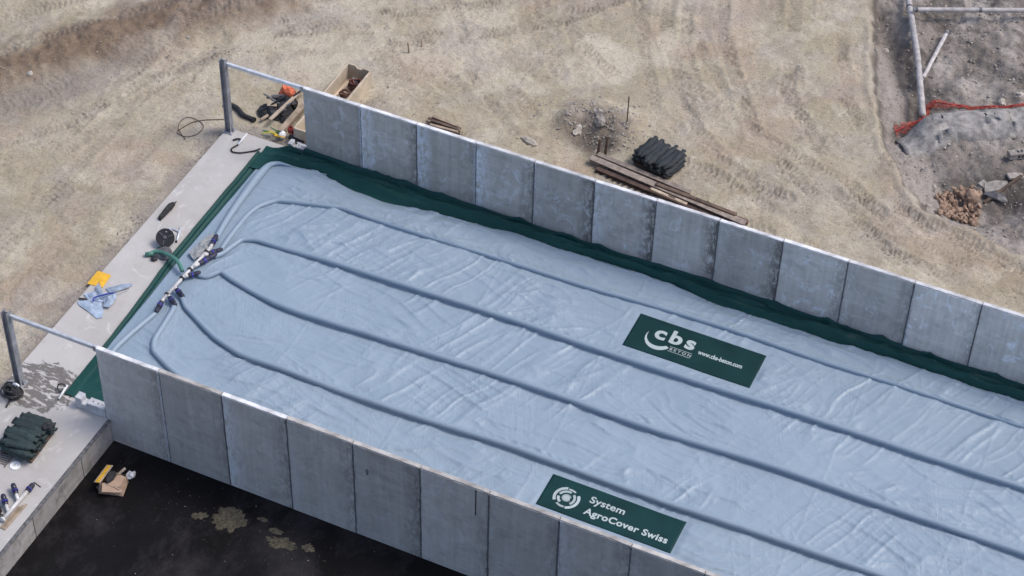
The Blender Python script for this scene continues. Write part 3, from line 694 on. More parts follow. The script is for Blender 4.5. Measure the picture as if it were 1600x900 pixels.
for P in TP[1:5]:                         # the long runs lie straight once past the bends at the head
    A_ = np.array([[p.x, p.y] for p in P]); L_ = np.concatenate([[0], np.cumsum(np.hypot(*np.diff(A_, axis=0).T))])
    wgt_ = sst(5.0, 8.0, L_)[:, None]; B_ = A_.copy(); K_ = 26
    pad = np.concatenate([np.repeat(A_[:1], K_, 0), A_, A_[-1] + (A_[-1] - A_[-2]) * np.arange(1, K_ + 1)[:, None]])
    ker = np.hanning(2 * K_ + 3)[1:-1]; ker /= ker.sum()
    for c_ in range(2): B_[:, c_] = np.convolve(pad[:, c_], ker, 'valid')
    A_ = A_ * (1 - wgt_) + B_ * wgt_
    for p, (a_, b_) in zip(P, A_): p.x = a_; p.y = b_
BANNERS = [(12.17, 16.17, 8.98, 10.42), (12.38, 16.36, 2.30, 3.50)]
EDGE_Y = (np.array([-2.5, -1.5, -1.0, 0.3, 1.6, 2.9, 4.5, 7.1, 9.0, 11.4, 13.5, 15.7, 17.6, 19.7, 21.5, 23.5, 27, 34]),
          np.array([11.45, 11.5, 11.62, 11.82, 11.6, 11.50, 11.72, 11.98, 11.90, 12.06, 11.90, 11.80, 11.86, 11.96, 11.85, 11.93, 11.88, 11.92]))
LE = [(-1.48, 10.98, 0.10), (-1.51, 6.66, 0.10), (-1.46, 4.15, 0.10), (-1.44, 2.21, 0.10)]
LE.sort(key=lambda p: p[1])
EDGE_X = (np.array([-0.1, 0.9] + [p[1] for p in LE] + [11.6]), np.array([0.35, 0.12] + [p[0] for p in LE] + [LE[-1][0] - 0.02]))
def cover_h(x, y, fine=True):
    x = np.asarray(x, float); y = np.asarray(y, float)
    z = Z0 + 0.10 * (fbm(x*0.25, y*0.35, 61, 3) - 0.5)
    flat = np.ones(np.shape(x))
    for (a, b, c, d) in BANNERS:
        dd = np.maximum(np.maximum(a - x, x - b), np.maximum(c - y, y - d))
        flat = flat * sst(-0.02, 0.22, dd)
    if fine:
        # long tension folds whose direction swings over the sheet
        ang = 0.5 * np.sin(x * 0.23 + 0.6) + 0.9 * (fbm(x*0.2, y*0.25, 63, 2) - 0.5) * 2 + np.where(y < 5, 0.9, -0.15)
        u = x * np.cos(0.25) + y * np.sin(0.25)
        for k, (th, se, wgt) in enumerate(((0.35, 64, fbm(x*0.3, y*0.4, 71, 2)), (-0.30, 66, fbm(x*0.3, y*0.4, 73, 2)), (1.15, 68, fbm(x*0.3, y*0.4, 75, 2)), (0.0, 70, fbm(x*0.3, y*0.4, 77, 2)))):
            c_, s_ = math.cos(th), math.sin(th)
            al = x * c_ + y * s_; ac = -x * s_ + y * c_
            al = al + 0.5 * (fbm(x*0.6, y*0.6, se + 20, 2) - 0.5); ac = ac + 0.55 * (fbm(x*0.5, y*0.5, se + 22, 2) - 0.5)
            r1 = 1 - np.abs(2 * vn(al * 0.24, ac * 2.1, se) - 1)
            r2 = 1 - np.abs(2 * vn(al * 0.42, ac * 4.2, se + 1) - 1)
            w = 0.20 + 0.80 * sst(0.44, 0.62, wgt)
            z = z + flat * w * (0.041 * r1 ** 7 + 0.024 * r2 ** 6)
        cr = 1 - np.abs(2 * fbm(x*1.7, y*1.7, 80, 2) - 1)
        z = z + flat * (0.010 * cr ** 6 + 0.012 * (fbm(x*1.2, y*2.0, 82, 3) - 0.5))
        # gathered sheet along the far edge
        eg = np.exp(-np.maximum(11.9 - y, 0) / 0.8)
        ac = y + 0.25 * (fbm(x*0.5, y*0.5, 84, 2) - 0.5) * 2 + 0.035 * x
        z = z + flat * eg * 0.085 * (1 - np.abs(2 * vn(x * 0.35, ac * 4.2, 85) - 1)) ** 2
        # weld seams across the sheet every few metres
        for sx in (3.4, 7.6, 11.8, 19.2, 23.1):
            q = x - sx - 0.02 * np.sin(y * 3)
            z = z + flat * 0.012 * np.exp(-(q / 0.03) ** 2)
    for i, P in enumerate(TP):
        pts = [(p.x, p.y) for p in P][::4] + [(P[-1].x, P[-1].y)]
        d, a, s = polydist(x, y, pts)
        sd_ = d * s; r0 = 0.11
        if i in (1, 2, 3, 4):
            wv = sst(1.5, 5.0, a)
            far_ = np.exp(-(np.maximum(sd_, 0) / 0.13) ** 2) * (sd_ > 0) + np.exp(-(sd_ / 0.045) ** 2) * (sd_ <= 0)
            z = z + wv * (0.135 if i != 1 else 0.11) * far_
            z = z - 0.025 * np.exp(-((sd_ + 0.09) / 0.07) ** 2)
            if fine: # puckers running off the tube
                pk = np.clip(np.sin(2*np.pi*(a*3.2 + sd_*2.4 + 1.2*fbm(a*0.6, a*0, 90 + i, 2))), 0, 1)
                z = z + wv * 0.035 * pk * np.exp(-((sd_ - 0.12) / 0.16) ** 2) * sst(0.5, 0.62, fbm(a*0.45, a*0 + i*5, 95, 2))
        else:
            z = z + 0.03 * np.exp(-(d / 0.25) ** 2)
    # the sheet comes down to the slab at the head edge, and a little towards the far edge
    ex = np.interp(y, EDGE_X[0], EDGE_X[1])
    z = 0.06 + (z - 0.06) * sst(-0.05, 1.2, x - ex)
    ey = np.interp(x, EDGE_Y[0], EDGE_Y[1])
    z = z - 0.06 * sst(0.35, 0.0, ey - y)
    return z
nu, nv = 760, 300
U = np.concatenate([np.linspace(0, 0.80, 690), np.linspace(0.80, 1.0, 72)[1:]]); V = np.linspace(0, 1, nv)
UU, VV = np.meshgrid(U, V, indexing='ij')
X = UU * 34.0 - 1.6; 
for _ in range(4):
    YE = np.interp(X, EDGE_Y[0], EDGE_Y[1]) + 0.16 * (fbm(X*0.8, X*0, 99, 4) - 0.5)
    Y = 0.16 + VV * (YE - 0.16)
    XE = np.interp(Y, EDGE_X[0], EDGE_X[1]) + 0.03 * (fbm(Y*1.1, Y*0, 98, 3) - 0.5)
    X = XE + UU * (33.5 - XE)
ZC = cover_h(X, Y)
blue, _ = grid_obj('blue_sheet', X, Y, ZC, 'cover_blue', cover)
blue['label'] = 'wrinkled pale blue plastic sheet'
md = blue.modifiers.new('thickness', 'SOLIDIFY'); md.thickness = 0.012; md.offset = -1

# green border sheet: along the far wall, along the head edge and out to the near corner
def green_far():
    xs = np.arange(-1.72, 33.6, 0.06); ts = np.linspace(0, 1, 34)
    XX, TT = np.meshgrid(xs, ts, indexing='ij')
    ey = np.interp(XX, EDGE_Y[0], EDGE_Y[1])
    y0 = ey - 0.35; y1 = np.where(XX < -0.36, 12.30 + 0.02 * np.sin(XX*5), WY - 0.02)
    YY = y0 + TT * (y1 - y0)
    w = (YY - ey) / (y1 - ey)
    z = 0.10 + np.where(w < 0, 0.0, 0.19 * sst(0, 0.45, w) - 0.10 * np.exp(-((w - 0.80) / 0.10) ** 2) + 0.03 * sst(0.85, 1, w))
    z = np.where(w < 0, z + 0.0, z)
    fold = 1 - np.abs(2 * vn(XX*0.55 + YY*1.6, YY*5 - XX*0.6, 101) - 1)
    fold2 = 1 - np.abs(2 * vn(XX*1.3 - YY*2.6, YY*4 + XX*0.5, 103) - 1)
    z = z + sst(0, 0.3, w) * (0.10 * fold ** 3 + 0.05 * fold2 ** 3 + 0.06 * (fbm(XX*0.8, YY*2, 105, 2) - 0.5))
    z = np.where(w < 0.05, np.minimum(z, 0.09), z)
    # head end lies on the slab
    e = sst(-0.6, -1.6, XX); z = z * (1 - e) + e * (0.05 + 0.05 * fold)
    YY = YY + 0.02 * (fbm(XX*3, TT*3, 107, 2) - 0.5)
    return grid_obj('green_border', XX, YY, z, 'cover_green', cover)[0]
gf = green_far()
gf['label'] = 'dark green folded border along the far wall'
GL = [(-1.88, 11.96, 0.00), (-1.85, 6.68, -0.00), (-1.66, 3.80, 0.00), (-1.60, 2.03, 0.00), (-1.58, 0.34, 0.00)]
GL.sort(key=lambda p: p[1])
def green_head():
    ys = np.arange(0.26, 12.0, 0.05); ts = np.linspace(0, 1, 30)
    YY, TT = np.meshgrid(ys, ts, indexing='ij')
    x0 = np.interp(YY, [p[1] for p in GL], [p[0] for p in GL]) + 0.025 * (fbm(YY*1.3, YY*0, 111, 3) - 0.5)
    ex = np.interp(YY, EDGE_X[0], EDGE_X[1])
    x1 = np.maximum(ex + 0.3, np.where(YY < 2.2, 0.3, -9))
    XX = x0 + TT * (x1 - x0)
    w = (XX - x0) / np.maximum(ex - x0, 0.1)
    d0 = XX - x0
    z = 0.012 + 0.07 * np.exp(-((d0 - 0.05) / 0.045) ** 2) + 0.045 * np.exp(-((d0 - 0.20) / 0.05) ** 2) + 0.02 * (fbm(XX*3, YY*1.2, 113, 3))
    fold = 1 - np.abs(2 * vn(XX*1.4 + YY*0.7, YY*2.2 - XX*1.5, 115) - 1)
    z = z + sst(0.3, 0.6, d0) * 0.05 * fold ** 3
    z = np.where(XX > ex - 0.02, np.minimum(z, 0.035), z)
    return grid_obj('green_border', XX, YY, z, 'cover_green', cover)[0]
gh = green_head()
gh['label'] = 'dark green folded border along the slab edge'

# tubes: their own wrinkled sleeves lying on the sheet
for i, (P, (pts, r0, r1)) in enumerate(zip(TP, TUBES)):
    hs = cover_h(np.array([p.x for p in P]), np.array([p.y for p in P]), False)
    mb = MB(); n = len(P); path = []; rad = []; acc = 0
    for k, p in enumerate(P):
        if k: acc += (P[k] - P[k-1]).length
        t = min(1, acc / 4.0); r = r0 + (r1 - r0) * t
        r *= 1 + 0.05 * (float(vn(acc * 0.8, i * 5, 120)) - 0.5)
        buried = min(1, max(0, (acc - 1.5) / 3.5)) if i in (1, 2, 3, 4) else 0
        zc = float(hs[k]) + r * (0.85 * (1 - buried)) - buried * (0.0 if i != 1 else 0.028 + 0.03 * min(1, max(0, (acc - 8) / 4)))
        path.append(Vector((p.x, p.y, zc))); tp_ = 1 if i else max(0.12, min(1, (4.9 - acc) / 1.7)); path[-1].z -= 0.09 * (1 - tp_); rad.append(r * tp_)
    wob = lambda a, k, i=i: 1 + 0.06 * (float(vn(a * 0.45 + k * 0.35, k * 0.9 + i * 7, 130)) - 0.5)
    mb.tube(path, rad, 14, True, wob)
    mb.build('water_tube', 'tube_blue', cover, smooth=True)

# banners welded to the cover, with their printing
def drape(o, lift):
    me = o.data; n = len(me.vertices); co = np.empty(n * 3, np.float32); me.vertices.foreach_get('co', co); co = co.reshape(-1, 3)
    co[:, 2] = cover_h(co[:, 0], co[:, 1]) + lift + co[:, 2]; me.vertices.foreach_set('co', co.ravel()); me.update()
def banner(b, label):
    x0, x1, y0, y1 = b
    XX, YY = np.meshgrid(np.linspace(x0, x1, 60), np.linspace(y0, y1, 24), indexing='ij')
    o, _ = grid_obj('banner', XX, YY, np.zeros_like(XX), 'banner', cover); drape(o, 0.016)
    md = o.modifiers.new('thickness', 'SOLIDIFY'); md.thickness = 0.006; md.offset = -1
    o['label'] = label; return o
def text(body, x0, x1, y0, y1, parent, name='lettering', offset=0.0, space=1.0, lift=0.024):
    """lettering whose outline fills the given rectangle on the cover"""
    cu = bpy.data.curves.new('text', 'FONT'); cu.body = body; cu.size = 1.0; cu.offset = offset; cu.space_character = space; cu.resolution_u = 6
    t = bpy.data.objects.new('text', cu); COL.objects.link(t)
    bpy.context.view_layer.update()
    me = bpy.data.meshes.new_from_object(t.evaluated_get(bpy.context.evaluated_depsgraph_get()))
    bpy.data.objects.remove(t); bpy.data.curves.remove(cu)
    me.materials.clear(); me.materials.append(M['print_white'])
    xs = [v.co.x for v in me.vertices]; ys = [v.co.y for v in me.vertices]
    a, b, c, d = min(xs), max(xs), min(ys), max(ys)
    for v in me.vertices:
        v.co = (x0 + (v.co.x - a) / (b - a) * (x1 - x0), y0 + (v.co.y - c) / (d - c) * (y1 - y0), 0)
    o = link(name, me, parent); drape(o, lift); return o
def flat_shape(polys, parent, name, lift=0.024):
    mb = MB()
    for p in polys: mb.add([(q[0], q[1], 0) for q in p], [tuple(range(len(p)))])
    o = mb.build(name, 'print_white', parent); drape(o, lift)
    for p in o.data.polygons:
        if p.normal.z < 0: p.flip()
    return o
def arc_band(cx, cy, ra, rb, a0, a1, n=14):
    out = []
    for k in range(n):
        t0 = R(a0 + (a1 - a0) * k / n); t1 = R(a0 + (a1 - a0) * (k + 1) / n)
        out.append([(cx + ra*math.cos(t0), cy + ra*math.sin(t0)), (cx + rb*math.cos(t0), cy + rb*math.sin(t0)), (cx + rb*math.cos(t1), cy + rb*math.sin(t1)), (cx + ra*math.cos(t1), cy + ra*math.sin(t1))])
    return out
b1 = banner(BANNERS[0], 'dark green banner with crescent logo and web address')
text('cbs', 12.87, 14.14, 9.64, 10.19, b1, 'lettering', 0.035, 1.28)
text('BETON', 13.50, 14.17, 9.375, 9.478, b1, 'lettering', 0.020, 1.5)
for yy in (9.512, 9.322): flat_shape([[(13.46, yy), (14.17, yy), (14.17, yy + 0.016), (13.46, yy + 0.016)]], b1, 'rule')
cres = []
for k in range(22):
    f0, f1 = k / 22, (k + 1) / 22
    def cp(f):
        a = R(158 + 172 * f); wd = 0.20 * math.sin(math.pi * min(1, 0.02 + 0.80 * f)) ** 0.9 * (0.4 + 0.6 * f)
        return (13.08 + 0.44*math.cos(a), 9.66 + 0.45*math.sin(a)), (13.08 + (0.44 - wd)*math.cos(a), 9.66 + (0.45 - wd)*math.sin(a))
    o0, i0 = cp(f0); o1, i1 = cp(f1); cres.append([o0, o1, i1, i0])
flat_shape(cres, b1, 'emblem')
text('www.cbs-beton.com', 14.30, 15.68, 9.60, 9.775, b1, 'lettering', 0.03, 1.0)
b2 = banner(BANNERS[1], 'dark green banner with ring logo beside the near wall')
text('System', 13.68, 14.71, 2.90, 3.22, b2, 'lettering', 0.022, 1.04)
text('AgroCover Swiss', 13.68, 16.14, 2.47, 2.78, b2, 'lettering', 0.032, 1.08)
em = (13.06, 2.85)
flat_shape(arc_band(*em, 0.0001, 0.105, 0, 360, 20) , b2, 'emblem')
for ra, rb, a0, a1 in ((0.19, 0.265, 75, 165), (0.19, 0.265, 185, 240), (0.19, 0.265, -45, 50), (0.30, 0.385, 105, 215), (0.30, 0.385, -75, 35), (0.29, 0.345, 60, 100), (0.29, 0.355, 235, 280)):
    flat_shape(arc_band(*em, ra, rb, a0, a1), b2, 'emblem')
flat_shape(arc_band(*em, 0.115, 0.135, 20, 340), b2, 'emblem')

# ------------------------------------------------------------------ WATER MANIFOLD
def coupling(mb_parent, p, q, name='coupling'):
    """ribbed dark compression coupling from p to q with a violet ring"""
    m = frame(p, q) @ Matrix.Rotation(R(90), 4, 'Y'); L = (Vector(q) - Vector(p)).length
    prof = [(0.045, 0), (0.07, 0.01), (0.078, L*0.12), (0.07, L*0.28), (0.085, L*0.34), (0.085, L*0.52), (0.066, L*0.56), (0.076, L*0.66), (0.076, L*0.88), (0.058, L)]
    c = MB().lathe(prof, 12, m).build(name, 'navy', mb_parent, smooth=False)
    MB().lathe([(0.072, L*0.26), (0.094, L*0.28), (0.094, L*0.36), (0.087, L*0.38)], 12, m).build('ring', 'violet', c)
    return c
man = thing('water_manifold', (0, 0, 0), 'white plastic water manifold with dark blue couplings on the blue cover', 'manifold')
zm = 0.30
A, B = Vector((-0.76, 7.17, 0.30)), Vector((-0.89, 4.62, 0.30))
def along(t): return A.lerp(B, t)
MB().tube([along(0), along(1)], 0.054, 12).build('main_pipe', 'pvc', man, smooth=True)
for t in (0.10, 0.45, 0.62, 0.93):
    m = frame(along(t), along(t + 0.02)) @ Matrix.Rotation(R(90), 4, 'Y')
    MB().lathe([(0.07, -0.035), (0.088, -0.03), (0.088, 0.03), (0.07, 0.035)], 14, m).build('collar', 'black', man)
starts = [0.02, 0.17, 0.40, 0.58, 0.78, 0.92, 1.0]
for t, P in zip(starts, TP):
    a = along(t); e = Vector((P[0].x, P[0].y, zm - 0.02)); d = (e - a)
    if d.length < 0.2: e = a + d.normalized() * 0.25
    mid = a + d * 0.30
    MB().tube([a, mid + d * 0.05], 0.055, 10).build('branch_pipe', 'pvc', man, smooth=True)
    coupling(man, mid, e + d.normalized() * 0.10)
# green feed hose over the edge of the cover
gh_ = thing('green_hose', (-2.42, 6.37, 0.00), 'pale green feed hose curving from the slab onto the cover', 'hose')
gh_.location = (0, 0, 0)
MB().tube(smooth_path([(-2.45, 6.25, 0.06), (-2.35, 6.38, 0.10), (-2.10, 6.43, 0.16), (-1.74, 6.31, 0.28), (-1.40, 6.18, 0.34), (-1.19, 6.05, 0.32), (-1.01, 5.89, 0.27)], 0.06, 0.9), 0.062, 12).build('hose_body', 'hose_green', gh_, smooth=True)
MB().tube([(-2.53, 6.20, 0.07), (-2.32, 6.34, 0.09)], [0.075, 0.08], 12).build('end_cap', 'hose_green', gh_, smooth=True)
MB().tube(smooth_path([(-2.35, 6.32, 0.12), (-2.40, 6.67, 0.02), (-2.24, 6.78, 0.02), (-1.91, 6.56, 0.02)], 0.06, 0.9), 0.012, 6).build('pull_cord', 'hose_green', gh_)

# ------------------------------------------------------------------ THINGS ON THE SLAB
p, q = Vector((-3.00, 7.80, 0.00)), Vector((-2.95, 8.75, 0.00))
m = frame(p, q); L = (q - p).length
r = thing('rolled_bag', p, 'dark grey tapered bag lying alone on the pale slab', 'bag', rz=math.atan2(q.y - p.y, q.x - p.x))
MB().tube([(0, 0, 0.07), (0.05, 0, 0.085), (L*0.35, 0, 0.10), (L*0.62, 0.0, 0.11), (L*0.8, 0.01, 0.08), (L*0.88, 0.015, 0.045)], [0.05, 0.075, 0.09, 0.105, 0.07, 0.03], 9,
          wob=lambda a, k: 1 + 0.25 * (float(vn(a*0.9, k*1.3, 140)) - 0.5)).build('bag_body', 'black_fabric', r)
MB().tube([(L*0.87, 0.015, 0.045), (L, 0.03, 0.02)], [0.022, 0.016], 8).build('tip', 'black', r)
MB().tube([(-0.03, -0.05, 0.03), (0.02, 0.06, 0.03)], 0.02, 8).build('handle', 'black', r)

def reel():
    c = Vector((-2.25, 6.83, 0.00)); r = thing('cable_reel', c, 'round black cable reel leaning on the slab beside the hose', 'reel')
    ax = Vector((0.20, -0.52, 0.83)).normalized(); m = ax.to_track_quat('Z', 'Y').to_matrix().to_4x4(); m.translation = Vector((0, 0.12, 0.25))
    rad = 0.29
    mb = MB(); mb.lathe([(0.09, 0.09), (rad*0.99, 0.088), (rad, 0.095), (rad*0.99, 0.106), (0.09, 0.104)], 32, m)
    mb.build('flange', 'black', r, smooth=False)
    MB().lathe([(0.09, 0.0), (rad*0.98, 0.0), (rad*0.98, 0.012), (0.09, 0.012)], 32, m).build('flange', 'black', r)
    MB().lathe([(0.15, 0.012), (0.15, 0.088)], 24, m).build('drum', 'grey_plastic', r)
    MB().lathe([(0.05, 0.10), (0.06, 0.13), (0.02, 0.135)], 14, m).build('hub', 'grey_plastic', r)
    for k in range(3):
        mm = m @ Matrix.Rotation(R(120*k + 20), 4, 'Z')
        MB().box((0.10, -0.012, 0.107), (0.25, 0.012, 0.118), mm).build('spoke', 'grey_plastic', r)
    MB().tube([m @ Vector((0.03, 0.17, 0.11)), m @ Vector((0.03, 0.17, 0.15))], 0.02, 8).build('crank_knob', 'galv', r)
reel()
def handle():
    a, b = Vector((-2.22, 7.78, 0.00)), Vector((-2.01, 7.17, 0.00)); r = thing('metal_stand', a, 'small T-shaped grey metal stand lying beside the black reel', 'stand'); o = a
    MB().tube([a - o + Vector((0,0,0.04)), b - o + Vector((0,0,0.04))], 0.032, 10).build('tube', 'galv', r, smooth=True)
    c = a.lerp(b, 0.35); d = Vector((-2.44, 7.61, 0.00))
    MB().tube([c - o + Vector((0,0,0.04)), d - o + Vector((0,0,0.035))], 0.022, 8).build('crossbar', 'galv', r)
    MB().tube([b - o + Vector((0,0,0.04)), b - o + (b - a).normalized() * 0.04 + Vector((0,0,0.04))], 0.034, 10).build('end_cap', 'black', r)
    MB().box((-0.10, -0.08, 0.012), (0.03, 0.05, 0.02), Matrix.Translation(d - o)).build('foot_plate', 'galv', r, bevel=0.003)
handle()
# half-hidden second lid and black cap
c = Vector((-2.00, 6.47, -0.00)); m = Matrix.Translation((0, 0, 0.03)) @ Euler((R(25), R(8), 0)).to_matrix().to_4x4()
lid = MB().lathe([(0.02, 0.0), (0.22, 0.0), (0.23, 0.012), (0.22, 0.03), (0.12, 0.03), (0.10, 0.05), (0.02, 0.05)], 28, m).build('round_lid', 'grey_plastic')
lid.location = c + Vector((0, 0, 0.08)); tag(lid, 'grey round plastic lid half under the green hose', 'lid')
c = Vector((-2.21, 6.18, -0.00)); r = thing('drain_plug', c, 'small black pipe cap on the slab below the green hose end', 'cap')
MB().lathe([(0.085, 0.0), (0.09, 0.01), (0.09, 0.10), (0.07, 0.115), (0.03, 0.12)], 16).build('cap_body', 'black', r)
MB().box((-0.12, -0.015, 0.04), (0.12, 0.015, 0.075)).build('grip', 'black', r, bevel=0.005)
MB().lathe([(0.095, 0.0), (0.10, 0.005), (0.10, 0.03), (0.095, 0.035)], 16).build('rim', 'grey_plastic', r)
# yellow sheet and blue fabric scraps
def sheet(name, poly, mat, label, cat, z=0.012, amp=0.03, seed=0, div=9, group=None, th=0.006):
    """crumpled flat scrap: polygon filled with a fan of rings, bumped in z"""
    P = [Vector(p) for p in poly]; c = sum(P, Vector()) / len(P); out = []
    for a, b in zip(P, P[1:] + P[:1]):
        n = max(2, int((b - a).length / 0.10))
        out += [a.lerp(b, k / n) for k in range(n)]
    vs = []; fs = []; n = len(out)
    rings = 6
    for k in range(rings + 1):
        for p in out:
            t = c.lerp(p, (k + 0.02) / (rings + 0.02)); h = amp * float(vn(t.x*7 + seed, t.y*7, seed)) * (0.4 + 0.6 * math.sin(math.pi * min(1, k/rings + 0.15)))
            vs.append((t.x - c.x, t.y - c.y, z + h))
    for k in range(rings):
        for i in range(n): fs.append((k*n + i, k*n + (i+1) % n, (k+1)*n + (i+1) % n, (k+1)*n + i))
    fs.append(tuple(range(n)))
    o = MB().add(vs, fs).build(name, mat); o.location = (c.x, c.y, 0)
    md = o.modifiers.new('thickness', 'SOLIDIFY'); md.thickness = th; md.offset = 1
    return tag(o, label, cat, group)
sheet('yellow_sheet', [(-3.48, 5.00, 0.00), (-3.01, 5.01, 0.00), (-2.98, 4.74, 0.00), (-2.96, 4.44, 0.00), (-3.07, 4.42, 0.00), (-3.23, 4.74, -0.00), (-3.33, 4.73, 0.00), (-3.20, 4.42, 0.00), (-3.47, 4.38, 0.00)], 'yellow', 'bright yellow plastic sheet at the slab edge', 'sheet', amp=0.03, seed=1)
sheet('fabric_scrap', [(-3.31, 3.60, -0.00), (-3.01, 3.81, -0.00), (-2.61, 3.88, 0.00), (-2.37, 3.57, 0.00), (-2.27, 3.35, 0.00), (-2.38, 3.24, 0.00), (-2.73, 3.37, 0.00), (-3.17, 3.49, 0.00)], 'scrap', 'largest blue-grey fabric offcut, lowest of the heap on the slab', 'fabric', seed=2, amp=0.07, group='fabric offcuts')
sheet('fabric_scrap', [(-3.30, 3.94, 0.00), (-3.05, 4.22, 0.00), (-2.64, 4.29, 0.00), (-2.41, 4.28, 0.00), (-2.33, 4.01, 0.00), (-2.62, 3.90, -0.00), (-2.98, 3.76, 0.00)], 'scrap', 'crumpled blue-grey fabric offcut in the middle of the heap', 'fabric', seed=3, amp=0.14, group='fabric offcuts')
sheet('fabric_scrap', [(-2.85, 4.44, 0.00), (-2.52, 4.81, 0.00), (-2.24, 4.98, 0.00), (-2.20, 4.88, 0.00), (-2.39, 4.60, -0.00), (-2.62, 4.33, 0.00)], 'scrap', 'narrow blue-grey fabric strip pointing away from the heap', 'fabric', seed=4, amp=0.07, group='fabric offcuts')
sheet('fabric_scrap', [(-3.15, 4.38, 0.00), (-3.06, 4.49, 0.00), (-2.82, 4.21, 0.00), (-2.56, 4.09, 0.00), (-2.67, 3.97, 0.00), (-3.02, 4.17, 0.00)], 'scrap', 'small blue-grey fabric strip next to the yellow sheet', 'fabric', seed=5, z=0.05, amp=0.08, group='fabric offcuts')
sheet('fabric_scrap', [(-2.55, 4.21, 0.00), (-2.43, 4.45, 0.00), (-2.29, 4.16, 0.00), (-2.26, 3.75, -0.00), (-2.46, 3.71, 0.00), (-2.57, 3.96, 0.00)], 'scrap', 'dark-edged folded fabric piece at the right of the heap', 'fabric', seed=6, z=0.07, amp=0.16, group='fabric offcuts')
sheet('fabric_scrap', [(-3.37, 3.72, 0.00), (-3.14, 3.80, 0.00), (-3.05, 3.76, -0.00), (-3.30, 3.69, 0.00)], 'black_fabric', 'small black fabric strip at the left of the blue offcuts', 'fabric', seed=7, z=0.03, amp=0.05)
r = thing('blue_rod', (0, 0, 0), 'thin dark blue bent rod lying on the fabric offcuts', 'rod')
MB().tube(smooth_path([(-2.81, 3.74, 0.12), (-2.85, 3.80, 0.16), (-2.81, 3.88, 0.18), (-2.60, 4.09, 0.20), (-2.42, 4.26, 0.20)], 0.05, 0.9), 0.026, 8).build('rod_body', 'blue_rod', r, smooth=True)
MB().tube([(-2.42, 4.26, 0.20), (-2.28, 4.47, 0.16), (-2.19, 4.70, 0.08)], 0.014, 8).build('wire_tail', 'grey_plastic', r)
sheet('clear_film', [(-1.31, 6.75, 0.00), (-1.26, 7.22, 0.00), (-1.19, 7.71, -0.00), (-1.04, 7.84, 0.00), (-0.81, 7.38, 0.00), (-0.89, 6.89, 0.00), (-0.99, 6.53, 0.00)], 'film', 'crumpled greyish film under the upper end of the white manifold', 'film', z=0.17, amp=0.10, seed=12)
# top corner: white stick and black cable
r = thing('white_stick', (0, 0, 0), 'short white stick with black cable at the far slab corner', 'stick')
MB().tube([(-2.60, 11.97, 0.05), (-2.61, 12.57, 0.05)], 0.035, 10).build('stick_body', 'white', r, smooth=True)
MB().tube(smooth_path([(-2.60, 11.98, 0.04), (-2.70, 11.73, 0.03), (-2.60, 11.60, 0.03), (-2.35, 11.66, 0.03), (-2.10, 11.85, 0.03), (-1.93, 11.98, 0.05), (-1.82, 12.07, 0.10)], 0.06, 0.9), 0.026, 8).build('cable', 'black', r, smooth=True)
MB().tube([(-2.87, 12.11, 0.03), (-2.78, 12.20, 0.05), (-2.69, 12.25, 0.05), (-2.59, 12.13, 0.04)], 0.03, 8).build('plug', 'black', r)
# near corner: bracket with white stick, black cable bundle at the post foot
r = thing('white_stick', (0, 0, 0), 'white stick with a black loop beside the green border by the near wall', 'stick')
MB().tube([(-1.59, 0.00, 0.05), (-1.62, 0.50, 0.12)], 0.035, 10).build('stick_body', 'white', r, smooth=True)
MB().tube(smooth_path([(-1.68, 0.27, 0.05), (-1.80, 0.26, 0.08), (-1.84, 0.38, 0.16), (-1.70, 0.43, 0.20), (-1.60, 0.42, 0.10)], 0.05, 0.9), 0.022, 8).build('loop', 'black', r)
r = thing('cable_bundle', (-2.87, -0.43, 0.00), 'tangled black cable bundle at the foot of the near steel post', 'cable bundle')
for k in range(9):
    pts = []; ph = random.uniform(0, 6); rr = random.uniform(0.14, 0.30); tx, ty = random.uniform(-0.5, 0.5), random.uniform(-0.5, 0.5)
    ox, oy = random.uniform(-0.12, 0.12), random.uniform(-0.1, 0.1)
    for j in range(16):
        a = ph + j * 0.42; pts.append((ox + rr*math.cos(a), oy + rr*0.75*math.sin(a), 0.08 + 0.03*k*0.6 + abs(tx*0.1*math.cos(a)) + 0.05*math.sin(a*1.7)))
    MB().tube(pts, 0.028, 7).build('cable', 'black', r, smooth=True)
lump(MB(), (0, 0, 0), (0.26, 0.2, 0.2), 33, 0.4, 2).build('bag', 'black_fabric', r)
MB().tube([(0.05, -0.2, 0.05), (0.10, -0.48, 0.03)], 0.03, 8).build('plug', 'black', r)
lump(MB(), (0.0, 0.22, 0.22), (0.10, 0.05, 0.08), 35, 0.4, 2, False).build('cloth', 'white', r)

